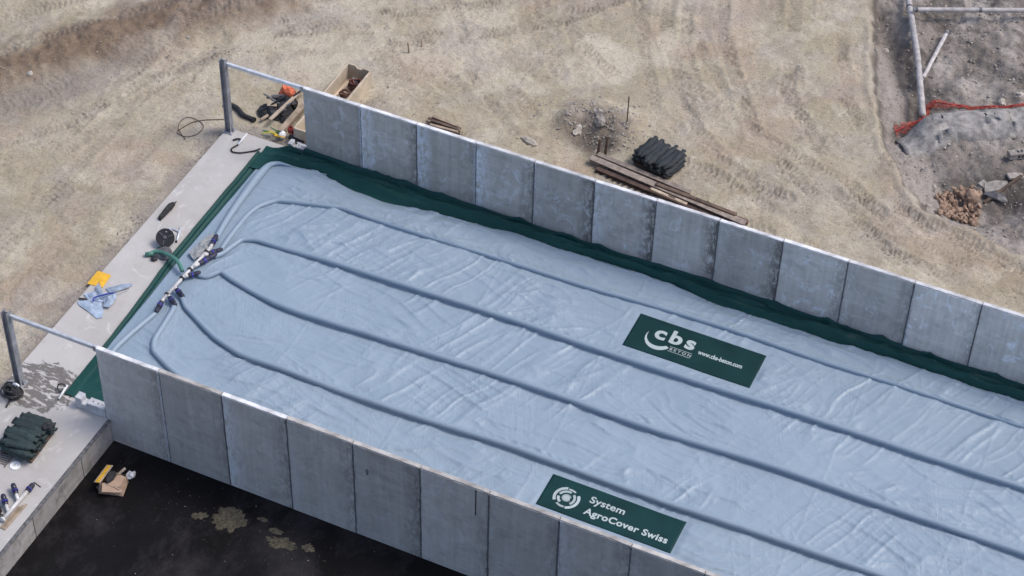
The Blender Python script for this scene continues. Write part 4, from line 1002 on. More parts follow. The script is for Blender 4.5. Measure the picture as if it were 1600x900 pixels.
# ------------------------------------------------------------------ GRAVEL BAGS ON PALLETS
def bag_mesh(seed, L, mat):
    mb = MB(); pts = []; rad = []
    for k in range(13):
        t = k / 12; x = (t - 0.5) * L
        e = min(t, 1 - t); r = 0.15 * min(1, (e / 0.13)) ** 0.5 if e > 0.03 else 0.05
        if k in (0, 12): r = 0.085
        if k in (1, 11): r = 0.06
        pts.append((x, 0.015 * math.sin(t * 5 + seed), 0)); rad.append(r)
    mb.tube(pts, rad, 10, True, lambda a, k: 1 + 0.42 * (float(vn(a*0.7 + seed*5, k*0.8, 150 + seed)) - 0.5))
    mb.v = [(x, y, z * 0.62) for x, y, z in mb.v]
    return mb.mesh('gravel_bag', mat, smooth=True)
def pallet(loc, rz, label, Lx, Ly):
    r = thing('pallet', loc, label, 'pallet', rz=rz)
    n = 6
    for k in range(n):
        y = -Ly/2 + (k + 0.5) * Ly / n
        b = MB().box((-Lx/2, -0.05, 0.12), (Lx/2, 0.05, 0.142)).build('deck_board', 'wood_dark', r); b.location = (0, y, 0)
    for x in (-Lx/2 + 0.06, 0, Lx/2 - 0.06):
        b = MB().box((-0.05, -Ly/2, 0.0), (0.05, Ly/2, 0.12)).build('runner', 'wood_dark', r); b.location = (x, 0, 0.001)
    return r
ORD = ['first', 'second', 'third', 'fourth', 'fifth', 'sixth', 'seventh', 'eighth', 'ninth', 'tenth']
def bag_stack(loc, rz, L, spread, counts, mat, fmt, group, tilt=0.1):
    meshes = [bag_mesh(s, L, mat) for s in range(4)]
    T = Matrix.Translation(Vector(loc)) @ Matrix.Rotation(rz, 4, 'Z'); z = 0.142 + 0.085
    for li, n in enumerate(counts):
        layer = 'top' if li == len(counts) - 1 else 'bottom' if li == 0 else 'middle'
        for k in range(n):
            o = link('gravel_bag', random.choice(meshes))
            y = (k - (n - 1) / 2) * spread / max(counts)
            mm = T @ Matrix.Translation((random.uniform(-0.08, 0.08), y + random.uniform(-0.02, 0.02), z + random.uniform(-0.01, 0.02))) @ Euler((random.uniform(-0.5, 0.5), random.uniform(-0.06, 0.06), random.uniform(-tilt, tilt))).to_matrix().to_4x4()
            o.matrix_world = mm; tag(o, fmt % (ORD[k], layer), 'bag', group)
        z += 0.12
pl = Vector((-1.46, -1.76, 0.00)); 
pallet(pl, R(3), 'dark wooden pallet under the green bags on the slab', 1.0, 1.25)
bag_stack(pl, R(3), 1.05, 1.35, [8, 8, 7], 'bag', 'dark green gravel bag on the slab pallet, %s from the front in the %s layer', 'gravel bags on the slab pallet', 0.12)
c = MB(); lump(c, (0, 0, 0), (0.16, 0.16, 0.08), 41, 0.3, 2)
o = c.build('gravel_bag', 'black_fabric'); o.location = pl + Vector((0.45, 0.42, 0.50)); tag(o, 'black folded bag end at the upper right of the slab pallet', 'bag')
pg = Vector((10.02, 17.24, 0.00)); pg.z = gz(pg.x, pg.y) + 0.02
pallet(pg, R(76), 'dark wooden pallet under the dark bags on the sandy ground', 1.05, 1.3)
bag_stack(pg, R(76), 1.15, 1.40, [8, 8, 7], 'bag_dark', 'dark slate gravel bag on the sand pallet, %s from the right in the %s layer', 'gravel bags on the sand pallet', 0.10)

# ------------------------------------------------------------------ SPARE FITTINGS, DISC, WIRES (near corner of the slab)
sp = thing('spare_manifold', (0, 0, 0), 'spare white pipe manifold with dark blue couplings at the slab front', 'manifold')
a, b = Vector((-0.46, -4.45, 0.09)), Vector((-0.43, -3.33, 0.09))
MB().tube([a, b], 0.055, 12).build('main_pipe', 'pvc', sp, smooth=True)
coupling(sp, b, b + (b - a).normalized() * 0.30)
for s_, e_ in ((Vector((-0.43, -3.73, 0.09)), Vector((-0.63, -3.55, 0.14))), (Vector((-0.47, -4.16, 0.09)), Vector((-0.66, -3.99, 0.14)))):
    d = (e_ - s_).normalized()
    MB().tube([s_, e_], 0.05, 10).build('branch_pipe', 'pvc', sp, smooth=True); coupling(sp, e_ - d * 0.02, e_ + d * 0.32)
m = frame(a, b) @ Matrix.Rotation(R(90), 4, 'Y')
MB().lathe([(0.055, -0.03), (0.09, -0.02), (0.09, 0.03), (0.06, 0.035)], 14, m).build('end_collar', 'pvc', sp)
r = thing('pipe_fittings', (-0.76, -4.21, 0.00), 'loose black pipe fittings left of the spare manifold', 'fitting')
MB().lathe([(0.07, 0), (0.09, 0.02), (0.09, 0.16), (0.06, 0.2)], 12).build('fitting_body', 'black', r)
b_ = MB().lathe([(0.06, 0), (0.08, 0.02), (0.08, 0.14), (0.05, 0.18)], 12, Matrix.Rotation(R(80), 4, 'Y')).build('fitting_body', 'black', r); b_.location = (0.1, -0.18, 0.09)
c = Vector((-1.30, -2.63, 0.00)); r = thing('white_disc', c, 'round white plastic lid lying on the slab', 'lid')
MB().lathe([(0.02, 0.004), (0.15, 0.004), (0.155, 0.02), (0.145, 0.03), (0.125, 0.022), (0.05, 0.02), (0.045, 0.03), (0.01, 0.03)], 24).build('disc', 'white', r, smooth=False)
MB().lathe([(0.03, 0.03), (0.035, 0.04), (0.01, 0.042)], 12).build('boss', 'pvc', r)
r = thing('wire_ties', (-1.74, -2.53, 0.00), 'bent rusty wire hooks beside the pallet on the slab', 'wire')
for k in range(8):
    y = -0.25 + k * 0.07
    MB().tube(smooth_path([(-0.35, y - 0.1, 0.02), (-0.1, y, 0.05), (0.12, y + 0.05, 0.03), (0.22, y + 0.02, 0.05), (0.2, y - 0.04, 0.02)], 0.06, 0.9), 0.011, 6).build('hook', 'rust', r)
o = MB().tube([(-0.49, -2.91, 0.02), (-0.22, -2.98, 0.02)], 0.012, 6).build('nail', 'rust'); tag(o, 'thin rusty nail lying beside the spare manifold coupling', 'nail')
# wooden batten under the spare manifold
r = thing('batten', (0, 0, 0), 'dark weathered board under the spare manifold', 'board')
p, q = Vector((-0.34, -4.67, 0.02)), Vector((-0.31, -3.66, 0.02)); L = (q - p).length
for k in range(3): MB().box((0, -0.05 + k*0.062 - 0.06, -0.012), (L * (1 - 0.08*k), k*0.062 - 0.056, 0.012), frame(p, q)).build('slat', 'wood', r)

# ------------------------------------------------------------------ ON THE ASPHALT: carton, paper, sand, litter
c = Vector((1.10, -1.52, -0.89)); r = thing('carton', c, 'torn brown cardboard box with yellow tape on the black asphalt', 'box', rz=R(14)); r.scale = (1.3, 1.3, 1.25)
w, d, h, t = 0.27, 0.22, 0.30, 0.008
bx = [(-w, -d, 0.004), (w, -d*0.9, 0.004), (w*0.95, d, 0.004), (-w, d, 0.004), (-w*0.92, -d*0.72, h*0.95), (w*0.80, -d*0.62, h*0.82), (w*0.9, d*0.9, h*0.9), (-w*0.95, d*0.95, h*1.05), (w*0.1, -d*1.12, h*0.45), (w*1.12, d*0.1, h*0.4)]
MB().add(bx, [(3, 2, 1, 0), (0, 1, 8), (0, 8, 4), (8, 5, 4), (8, 1, 5), (1, 2, 9), (2, 6, 9), (9, 6, 5), (1, 9, 5), (2, 3, 7, 6), (3, 0, 4, 7)]).build('box_body', 'cardboard', r)
fl = MB().box((0, -d*0.75, 0), (0.30, d*0.8, t)).build('flap', 'cardboard', r); fl.location = (-0.06, 0.02, h*0.99); fl.rotation_euler = (R(6), R(14), R(-8))
fl = MB().box((-0.02, -0.20, 0), (w*1.5, 0.0, t)).build('flap', 'cardboard', r); fl.location = (-w*0.6, -d*0.62, h*0.98); fl.rotation_euler = (R(32), R(6), R(14))
fl = MB().box((-0.10, -d*1.15, 0), (0.07, d*1.3, 0.016)).build('flap', 'wood_pale', r); fl.location = (-w*0.78, 0.06, h*1.10); fl.rotation_euler = (0, R(-20), R(-12))
MB().box((-0.055, -d*1.16, 0.018), (0.035, d*1.22, 0.026)).build('tape', 'yellow', fl)
lump(MB(), (-0.05, 0.06, h*1.0), (0.10, 0.16, 0.07), 51, 0.4, 2).build('packing', 'black_fabric', r)
MB().tube([(0.08, 0.16, h*1.0), (0.20, 0.30, h*1.25)], 0.03, 8).build('cardboard_tube', 'wood_pale', r)
o = lump(MB(), (0, 0, 0), (0.11, 0.13, 0.11), 53, 0.6, 2).build('paper', 'white'); o.location = (1.31, -0.94, -0.89); tag(o, 'crumpled white paper beside the cardboard box', 'paper')
o = lump(MB(), (0, 0, 0), (0.13, 0.08, 0.10), 54, 0.6, 2).build('paper', 'grey_plastic'); o.location = (0.81, -1.73, -0.89); tag(o, 'crumpled grey film at the left of the cardboard box', 'film')
def patch(px, sx, sy, rot, seed, label, thick=0.03):
    n = 72; rings = 8; vs = []; fs = []
    for k in range(rings + 1):
        f = (k + 0.05) / (rings + 0.05)
        for i in range(n):
            a = 2 * math.pi * i / n; rr = f * (0.42 + 1.15 * float(fbm(np.array(math.cos(a)*2.6 + seed*4), np.array(math.sin(a)*2.6 + seed), seed, 5)))
            x, y = rr * sx * math.cos(a), rr * sy * math.sin(a); c_, s_ = math.cos(rot), math.sin(rot)
            vs.append((x*c_ - y*s_, x*s_ + y*c_, 0.004 + thick * (1 - f ** 3) * (0.35 + 0.9 * float(vn(x*14 + seed, y*14, seed)))))
    for k in range(rings):
        for i in range(n): fs.append((k*n+i, k*n+(i+1) % n, (k+1)*n+(i+1) % n, (k+1)*n+i))
    fs.append(tuple(range(n)))
    o = MB().add(vs, fs).build('sand_patch', 'sand_patch', smooth=False); o.location = px
    return tag(o, label, 'sand', 'sand patches on the asphalt')
patch((4.59, -1.15, -0.89), 0.50, 0.40, 0.3, 1, 'largest ragged patch of sand on the black asphalt')
patch((6.27, -1.22, -0.89), 0.42, 0.19, 0.1, 2, 'flat oblong sand patch on the asphalt, second largest')
patch((7.06, -1.04, -0.89), 0.17, 0.15, 0.0, 3, 'small round sand patch nearest the near wall')
patch((5.95, -0.92, -0.89), 0.20, 0.10, 0.2, 4, 'small thin sand smear above the oblong sand patch', 0.012)
patch((3.79, -1.35, -0.89), 0.20, 0.13, 0.6, 5, 'faint thin sand smear left of the largest sand patch', 0.012)
patch((5.44, -0.71, -0.89), 0.16, 0.07, 0.1, 6, 'thin sand smear right of the largest sand patch', 0.01)
def scatter(name, mat, gen, n, smin, smax, seed, label=None, flatz=0.6):
    rnd = random.Random(seed); base = [Vector(p) for p in ((1,0,0),(-1,0,0),(0,1,0),(0,-1,0),(0,0,1),(0,0,-1))]
    F = [(0,2,4),(2,1,4),(1,3,4),(3,0,4),(2,0,5),(1,2,5),(3,1,5),(0,3,5)]
    mb = MB()
    for _ in range(n):
        x, y, z = gen(rnd)
        s = smin + (smax - smin) * rnd.random() ** 3; rot = Euler((rnd.uniform(0, 3), rnd.uniform(0, 3), rnd.uniform(0, 6))).to_matrix()
        sc = (rnd.uniform(0.7, 1.3), rnd.uniform(0.6, 1.2), rnd.uniform(0.5, 1.0))
        vs = []
        for p in base:
            v = rot @ Vector((p.x*sc[0], p.y*sc[1], p.z*sc[2])) * s; vs.append((x + v.x, y + v.y, z + v.z*flatz + s*0.2))
        mb.add(vs, F)
    o = mb.build(name, mat); tag(o, label, kind='stuff'); return o
scatter('grit', 'sand_patch', lambda r: (lambda t: (2.2 + t*5.5 + r.gauss(0, 0.5), -1.2 + r.gauss(0, 0.45), PIT + 0.003))(r.random()), 420, 0.004, 0.020, 3, 'sand grains and grit strewn over the asphalt')
scatter('grit', 'pale_stone', lambda r: (r.uniform(0.3, 9), r.uniform(-7, -0.1), PIT + 0.003), 70, 0.005, 0.022, 4, 'pale grit scattered over the asphalt yard')

# ------------------------------------------------------------------ BEHIND THE FAR WALL
def on_ground(x, y, dz=0.0): return (x, y, gz(x, y) + dz)
# beige trough
tx0, tx1, ty0, ty1 = -1.10, -0.18, 13.0, 16.75; zb = -0.08; hh = 0.62
r = thing('trough', ((tx0 + tx1)/2, (ty0 + ty1)/2, zb), 'beige open trough full of hoses behind the far wall', 'trough')
hw = (tx1 - tx0)/2; hl = (ty1 - ty0)/2; t = 0.06
MB().box((-hw, -hl, 0), (hw, hl, 0.06)).build('floor', 'trough', r)
def curved_side(sx, bulge):
    vs = []; fs = []; n = 14
    for k in range(n + 1):
        y = -hl + 2*hl*k/n; u = (y / hl)
        bx = bulge * (1 - u*u)
        for (x, z) in ((sx*hw + sx*bx*0.6, 0.0), (sx*hw + sx*bx*0.3, hh), (sx*(hw - t), hh), (sx*(hw - t), 0.0)): vs.append((x, y, z))
    for k in range(n):
        a = k*4; fs += [(a, a+1, a+5, a+4), (a+1, a+2, a+6, a+5), (a+2, a+3, a+7, a+6)]
    fs += [(0, 3, 2, 1), (n*4, n*4+1, n*4+2, n*4+3)]
    MB().add(vs, fs).build('side', 'trough', r)
curved_side(-1, 0.0); curved_side(1, 0.10)
MB().box((-hw + t + 0.002, -hl, 0.06), (hw - t - 0.002, -hl + t, hh - 0.01)).build('end', 'trough', r)
mb = MB().prism([(-hw + t + 0.002, 0.06), (hw - t - 0.002, 0.06), (hw - t - 0.002, hh + 0.0), (0.16, hh + 0.02), (0.10, hh - 0.06), (-0.06, hh - 0.07), (-0.14, hh + 0.04), (-hw + t + 0.002, hh + 0.03)], hl - t, hl, Matrix(((1,0,0,0),(0,0,1,0),(0,1,0,0),(0,0,0,1))))
mb.build('end', 'trough', r)
def coil(loc, rad, n, mat, label, cat, thick=0.025, sq=0.8):
    r = thing('hose_coil', loc, label, cat)
    for k in range(n):
        pts = []; ph = random.uniform(0, 6); rr = rad * random.uniform(0.7, 1.1); ox, oy = random.uniform(-0.06, 0.06), random.uniform(-0.06, 0.06)
        for j in range(20):
            a = ph + j * 0.36; pts.append((ox + rr*math.cos(a), oy + rr*sq*math.sin(a), thick + k*thick*1.3 + 0.04*math.sin(a*1.5 + k)))
        MB().tube(pts, thick, 7).build('hose_loop', mat, r, smooth=True)
    return r
coil((-0.52, 16.25, 0.05), 0.22, 6, 'redbrown', 'red-brown hose coil in the far end of the beige trough', 'hose', 0.04)
coil((-0.70, 15.75, 0.05), 0.16, 4, 'redbrown', 'small red-brown hose coil in the middle of the beige trough', 'hose', 0.022)
coil((-0.72, 15.2, 0.05), 0.24, 5, 'black', 'black hose coil in the beige trough nearest the far wall', 'hose', 0.025)
o = lump(MB(), (0, 0, 0), (0.10, 0.07, 0.12), 61, 0.5, 2).build('bottle', 'white'); o.location = (-0.62, 16.35, 0.20); tag(o, 'small white container lying on the red-brown hoses', 'container')
# long wooden formwork beside it
def plank(p, q, w, th, mat, label, group=None, name='plank', cat='plank', grooves=True, lift=0.0, ends=None):
    P, Q = Vector(p), Vector(q); L = (Q - P).length
    root = thing(name, P, label, cat, group); m = frame((0, 0, 0), Q - P)
    n = 8; vs = []; fs = []
    for k in range(n + 1):
        x = L*k/n; a = w/2*(1 + 0.05*(random.random() - 0.5)); b = 0.006*(random.random() - 0.5)
        vs += [m @ Vector(v) for v in ((x, -a, 0), (x, a, 0), (x, a, th + b), (x, -a, th + b))]
    for k in range(n):
        s = k*4; fs += [(s, s+1, s+5, s+4), (s+1, s+2, s+6, s+5), (s+2, s+3, s+7, s+6), (s+3, s, s+4, s+7)]
    fs += [(0, 3, 2, 1), (n*4, n*4+1, n*4+2, n*4+3)]
    MB().add(vs, fs).build('board', mat, root)
    if ends:
        for x in (0.02, L - 0.05): MB().box((x, -w/2 - 0.004, -0.004), (x + 0.03, w/2 + 0.004, th + 0.006), m).build('end_band', ends, root)
    return root
z_ = 0.0
plank((-2.57, 13.42, 0.00), (-2.29, 14.22, 0.05), 0.10, 0.04, 'wood', 'short pale plank at the left of the black rubbish heap')
plank((-2.18, 13.34, 0.20), (-1.94, 14.83, 0.30), 0.12, 0.05, 'wood_pale', 'pale plank lying across the black rubbish heap')
plank((-2.17, 13.91, 0.05), (-2.05, 15.29, 0.12), 0.16, 0.05, 'wood', 'wide weathered plank right of the rubbish heap')
plank((-1.65, 13.07, 0.00), (-1.61, 14.60, 0.02), 0.20, 0.16, 'wood', 'thick timber beam lying left of the far wall end')
plank((-1.26, 13.31, 0.02), (-1.26, 14.18, 0.02), 0.10, 0.14, 'wood_pale', 'narrow pale timber against the far wall end')
plank((-1.40, 15.32, 0.00), (-1.37, 16.63, 0.00), 0.08, 0.06, 'wood', 'thin grey batten lying left of the beige trough')
# rubbish heap: black crate and bars
c = (-2.31, 13.91, 0.00); r = thing('rubbish_heap', on_ground(c[0], c[1]), 'heap of black plastic scraps and bars left of the far wall end', 'rubbish'); r.scale = (1.1, 1.1, 1.0)
for k, (x, y, s, sd_) in enumerate(((-0.15, 0.0, (0.34, 0.24, 0.22), 71), (0.15, 0.25, (0.3, 0.3, 0.26), 72), (0.1, 0.55, (0.3, 0.22, 0.30), 73), (-0.12, 0.35, (0.22, 0.28, 0.2), 74), (0.32, 0.05, (0.22, 0.18, 0.12), 75))):
    lump(MB(), (x, y, 0), s, sd_, 0.5, 2).build('black_film', 'black_fabric' if k % 2 else 'black', r)
for k in range(9):
    a = random.uniform(0, 3.1); x, y = random.uniform(-0.25, 0.25), random.uniform(0, 0.6); l = random.uniform(0.2, 0.5); z = random.uniform(0.15, 0.4)
    MB().box((-l, -0.03, -0.015), (l, 0.03, 0.015), Matrix.Translation((x, y, z)) @ Euler((0, random.uniform(-0.4, 0.4), a)).to_matrix().to_4x4()).build('bar', random.choice(['black', 'grey_plastic', 'grey_plastic']), r)
MB().box((-0.15, -0.10, 0), (0.15, 0.10, 0.01), Matrix.Translation((-0.2, 0.18, 0.33)) @ Euler((R(20), R(10), 0.5)).to_matrix().to_4x4()).build('cardboard_piece', 'wood_pale', r)
o = lump(MB(), (0, 0, 0), (0.28, 0.24, 0.36), 77, 0.5, 3).build('orange_bag', 'orange'); c = (-2.32, 14.83, 0.00); o.location = on_ground(c[0], c[1], 0.08); tag(o, 'crumpled bright orange bag behind the black rubbish heap', 'bag')
# dark sleeve on the sand
c0, c1 = Vector((-3.87, 13.70, -0.00)), Vector((-2.83, 13.36, -0.00)); r = thing('rubber_sleeve', on_ground(c0.x, c0.y), 'bent dark rubber sleeve on the sand beside the far post', 'sleeve')
d = c1 - c0; P = [Vector((0, 0, 0.06)), d*0.3 + Vector((0, 0, 0.09)), d*0.65 + Vector((-0.05, -0.08, 0.09)), d + Vector((0, 0, 0.07))]
MB().tube(smooth_path(P, 0.1, 0.9), 0.085, 10, True, lambda a, k: 1 + 0.2*(float(vn(a*0.8, k*1.1, 160)) - 0.5)).build('sleeve_body', 'black_fabric', r, smooth=True)
MB().tube([d + Vector((-0.02, 0.0, 0.07)), d + Vector((0.06, -0.02, 0.07))], 0.095, 10).build('collar', 'black', r)
MB().tube([Vector((-0.05, 0.04, 0.06)), Vector((0.03, 0, 0.07))], 0.05, 8).build('neck', 'black', r)
# bright bits by the wall end
r = thing('strap_heap', (-1.81, 12.92, 0.00), 'yellow and green straps in a heap at the far slab edge', 'straps')
for k in range(10):
    a = random.uniform(-0.5, 0.6); x, y = random.uniform(-0.2, 0.3), random.uniform(-0.1, 0.25); l = random.uniform(0.1, 0.25)
    MB().tube(smooth_path([(x - l*math.cos(a), y - l*math.sin(a), 0.02 + k*0.008), (x, y, 0.06 + k*0.01), (x + l*math.cos(a), y + l*math.sin(a) + 0.05, 0.03 + k*0.008)], 0.05, 0.9), 0.02, 6).build('strap', ('yellowgreen', 'green_plastic', 'yellow')[k % 3], r)
o = lump(MB(), (0, 0, 0), (0.13, 0.13, 0.2), 81, 0.5, 2).build('plastic_bag', 'white'); o.location = (-1.53, 12.99, 0.00); tag(o, 'small crumpled white bag at the far slab edge', 'bag')
r = thing('red_canister', (-1.33, 13.23, 0.05), 'red plastic canister at the foot of the far wall end', 'canister')
MB().box((-0.10, -0.07, 0), (0.10, 0.07, 0.24)).build('body', 'red', r, bevel=0.025)
MB().tube([(-0.06, 0, 0.25), (-0.05, 0, 0.30), (0.05, 0, 0.30), (0.06, 0, 0.25)], 0.015, 8).build('handle', 'red', r)
MB().lathe([(0.03, 0.235), (0.03, 0.28)], 10).build('cap', 'black', r)
r = thing('power_tool', (-1.07, 13.01, 0.02), 'black hand tool lying by the red canister', 'tool')
MB().box((-0.22, -0.07, 0.0), (0.10, 0.07, 0.13)).build('tool_body', 'black', r, bevel=0.02)
MB().tube([(0.08, 0, 0.07), (0.34, -0.02, 0.06)], [0.06, 0.04], 10).build('barrel', 'black', r)
MB().box((0.12, -0.10, 0.0), (0.30, -0.06, 0.04)).build('blade', 'white', r, bevel=0.005)
# wire loop at the left
r = thing('wire_loop', (0, 0, 0), 'thin dark wire loop lying on the sand left of the far post', 'wire')
pts = [(-3.73, 12.99, 0.00), (-4.26, 12.66, 0.00), (-4.57, 12.36, 0.00), (-4.74, 11.92, 0.00), (-4.76, 11.72, 0.00), (-4.39, 11.66, 0.00), (-4.12, 11.93, 0.00), (-4.13, 12.36, 0.00), (-4.48, 12.55, 0.00), (-4.89, 12.49, 0.00), (-4.84, 11.93, 0.00), (-4.32, 11.54, 0.00)]
pts = [(p[0], p[1], gz(p[0], p[1]) + 0.03) for p in pts]
MB().tube(smooth_path(pts, 0.08, 1.0), 0.012, 6).build('wire_strand', 'rust', r, smooth=True)
# wood stack
wc = Vector((2.90, 15.89, 0.00)); 
for k in range(6):
    a = Vector((2.31, 15.96, 0.00)) + Vector((0.13*0.25*k, -0.115*k, 0)); b = a + Vector((1.22 + random.uniform(-0.1, 0.1), -0.05 + random.uniform(-0.06, 0.06), 0))
    a.z = gz(a.x, a.y) + 0.05; b.z = a.z + random.uniform(0, 0.03)
    plank(a, b, 0.085, 0.06, ['wood_dark', 'wood', 'rust'][k % 3], ['brown timber at the back of the short wood stack', 'second brown timber from the back of the short wood stack', 'third timber from the back of the short wood stack', 'third timber from the front of the short wood stack', 'second timber from the front of the short wood stack', 'front timber of the short wood stack behind the far wall'][k], 'short wood stack behind the far wall', 'timber', 'timber')
for k in range(3):
    a = Vector((2.44, 16.03, 0.00)) + Vector((0.05*k, -0.20*k, 0)); b = a + Vector((1.0, -0.12 + 0.08*k, 0)); a.z = gz(a.x, a.y) + 0.125; b.z = a.z + 0.02
    plank(a, b, 0.09, 0.06, ['wood', 'wood_dark', 'wood'][k], ['upper back timber lying on the short wood stack', 'upper middle timber lying on the short wood stack', 'upper front timber lying on the short wood stack'][k], 'short wood stack behind the far wall', 'timber', 'timber')
# long beams
def beam(p, q, w, h, mat, label, lift=0.0, flange=True):
    P, Q = Vector(p), Vector(q); P.z = gz(P.x, P.y) + lift; Q.z = gz(Q.x, Q.y) + lift
    r = thing('steel_beam', P, label, 'beam', 'long beams behind the far wall'); m = frame((0, 0, 0), Q - P); L = (Q - P).length
    if flange:
        MB().box((0, -w/2, 0), (L, w/2, 0.025), m).build('lower_flange', mat, r); MB().box((0, -w/2, h - 0.025), (L, w/2, h), m).build('upper_flange', mat, r)
        MB().box((0, -0.02, 0.025), (L, 0.02, h - 0.025), m).build('web', mat, r)
        for k in range(4): MB().box((L*(k + 0.5)/4 - 0.008, -w/2 + 0.01, 0.026), (L*(k + 0.5)/4 + 0.008, -0.021, h - 0.026), m).build('stiffener', mat, r)
    else:
        MB().box((0, -w/2, 0), (L, w/2, h), m).build('beam_body', mat, r, bevel=0.008); MB().box((-0.004, -w/2 - 0.004, 0.0), (0.05, w/2 + 0.004, h + 0.004), m).build('end_band', 'rust', r)
        MB().box((L*0.5, -w/2 + 0.03, h), (L*0.5 + 0.25, w/2 - 0.03, h + 0.012), m).build('cleat', 'rust', r)
    return r
beam((7.93, 16.43, 0.00), (13.59, 15.65, 0.00), 0.24, 0.24, 'rust_pale', 'pale-topped steel beam, longest of the beams behind the far wall', 0.0)
beam((8.06, 16.77, 0.00), (11.48, 16.26, 0.00), 0.18, 0.20, 'rust_pale', 'shorter pale steel beam at the back of the long beams', 0.0)
beam((8.29, 16.11, 0.00), (13.32, 15.52, 0.00), 0.16, 0.14, 'rust', 'dark rusty beam at the front of the long beams', 0.0)
beam((10.37, 16.10, -0.00), (13.19, 15.86, 0.00), 0.14, 0.28, 'wood_dark', 'dark brown timber on the right half of the beam stack', 0.0, False)
beam((10.27, 15.81, 0.30), (11.61, 15.62, 0.30), 0.11, 0.04, 'wood_pale', 'short pale board lying on top of the long beams', 0.245, False)
beam((12.01, 16.01, 0.00), (13.60, 15.82, 0.00), 0.14, 0.16, 'redbrown', 'red-brown timber at the right back of the beam stack', 0.0, False)
beam((10.02, 15.65, 0.00), (11.23, 15.43, 0.00), 0.16, 0.06, 'wood_pale', 'pale flat board against the far wall before the beams', 0.0, False)
beam((12.07, 16.25, 0.00), (13.38, 15.95, 0.00), 0.06, 0.08, 'wood', 'thin batten on the sand behind the beam stack', 0.0, False)
# rubble hole: stumps, stones, stake
for k, (px, py, h_) in enumerate(((934, 232, 0.75), (946, 232, 0.85))):
    p = Vector((8.01, 16.89, 0.00) if k == 0 else (8.23, 17.00, 0.00)); r = thing('stump_post', (p.x, p.y, gz(p.x, p.y) - 0.02), ['left of two dark post stumps in the rubble hole', 'right of two dark post stumps in the rubble hole'][k], 'post', 'post stumps in the rubble hole')
    MB().tube([(0, 0, 0), (0.02, 0.03, h_*0.6), (0.03, 0.05, h_)], [0.055, 0.05, 0.05], 10).build('stump', 'wood_dark', r)
    MB().lathe([(0.065, 0.0), (0.065, 0.06)], 10).build('ring', 'rust', r)
p = Vector((8.37, 18.47, 0.00)); r = thing('stake', (p.x, p.y, gz(p.x, p.y)), 'thin upright wooden stake right of the rubble hole', 'stake')
MB().tube([(0, 0, 0), (0, 0.01, 1.05)], 0.022, 8).build('stake_shaft', 'wood_dark', r); MB().tube([(0, 0.01, 1.05), (0, 0.01, 1.12)], [0.024, 0.01], 8).build('stake_tip', 'wood_dark', r)
for (p, h_, lb) in ((Vector((0.11, 18.91, 0.00)), 0.42, 'left of two small pale marker pegs in the sand'), (Vector((0.36, 19.43, -0.00)), 0.28, 'right of two small pale marker pegs in the sand')):
    r = thing('marker_peg', (p.x, p.y, gz(p.x, p.y) - 0.02), lb, 'peg', 'marker pegs in the sand')
    MB().tube([(0, 0, 0), (-0.03, 0.01, h_)], 0.035, 8).build('peg_shaft', 'wood_pale', r); MB().tube([(-0.03, 0.01, h_), (-0.032, 0.01, h_ + 0.03)], [0.036, 0.02], 8).build('peg_tip', 'wood_pale', r)
def rock(name, p, s, mat, label, seed, cat='stone', group=None, dz=-0.03, sub=2):
    o = lump(MB(), (0, 0, 0), s, seed, 0.35, sub, True, 1.4).build(name, mat); o.location = (p[0], p[1], gz(p[0], p[1]) + dz); o.rotation_euler = (0, 0, seed * 1.3); return tag(o, label, cat, group)
rock('rock', (7.57, 18.12, 0.00), (0.24, 0.17, 0.18), 'rubble', 'flat grey rock behind the post stumps', 91)
rock('rock', (7.37, 18.38, 0.00), (0.18, 0.08, 0.12), 'pale_stone', 'pale narrow stone behind the flat grey rock', 92)
rock('rock', (6.94, 17.73, 0.00), (0.22, 0.13, 0.12), 'pale_stone', 'pale stone at the left rim of the rubble hole', 93)
rock('rock', (5.77, 16.47, 0.00), (0.32, 0.12, 0.10), 'pale_stone', 'long pale stone lying alone on the sand left of the hole', 94)
rock('rock', (-10.56, 11.94, -0.00), (0.10, 0.09, 0.09), 'pale_stone', 'small whitish stone alone on the dark grit at the left', 95)
rock('rock', (-7.06, 16.20, 0.00), (0.08, 0.08, 0.08), 'rubble', 'small round stone below the brown bank', 96)
rock('rock', (14.61, 27.20, 0.00), (0.14, 0.12, 0.12), 'pale_stone', 'pale stone beside the trench left of the white pipe', 97)
rock('rock', (19.17, 25.80, 0.00), (0.18, 0.14, 0.14), 'pale_stone', 'pale stone above the red netting', 98)
rock('rock', (19.67, 26.24, 0.00), (0.16, 0.14, 0.14), 'pale_stone', 'pale stone above the red netting at the right edge', 99)
rock('rock', (19.58, 20.92, 0.00), (0.30, 0.26, 0.34), 'brick_stone', 'large brown boulder beside the stone heap', 100)
rock('rock', (18.25, 20.93, 0.00), (0.12, 0.09, 0.09), 'pale_stone', 'pale stone at the upper left of the brown stone heap', 101)

# ------------------------------------------------------------------ EXCAVATION AT THE RIGHT
# white pipes laid over the trench
def pipe(p, q, r_, label, name='pipe', bend=None, dz=(0.1, 0.1), collars=()):
    P, Q = Vector(p), Vector(q); P.z = gz(P.x, P.y) + dz[0]; Q.z = gz(Q.x, Q.y) + dz[1]
    pts = [P, Q] if bend is None else [P, Vector(bend), Q]
    rt = thing(name, (0, 0, 0), label, 'pipe')
    MB().tube(smooth_path(pts, 0.2, 0.4), r_, 12).build('pipe_body', 'white_pipe', rt, smooth=True)
    for t in collars:
        a = pts[0].lerp(pts[-1], t) if bend is None else (pts[0].lerp(pts[1], t*2) if t < 0.5 else pts[1].lerp(pts[2], t*2 - 1))
        d = (pts[1] - pts[0]).normalized(); MB().tube([a - d*0.05, a + d*0.05], r_*1.12, 12).build('collar', 'grey_plastic', rt)
    return rt
bd = list((15.90, 26.48, 0.00)); bd[2] = -0.1
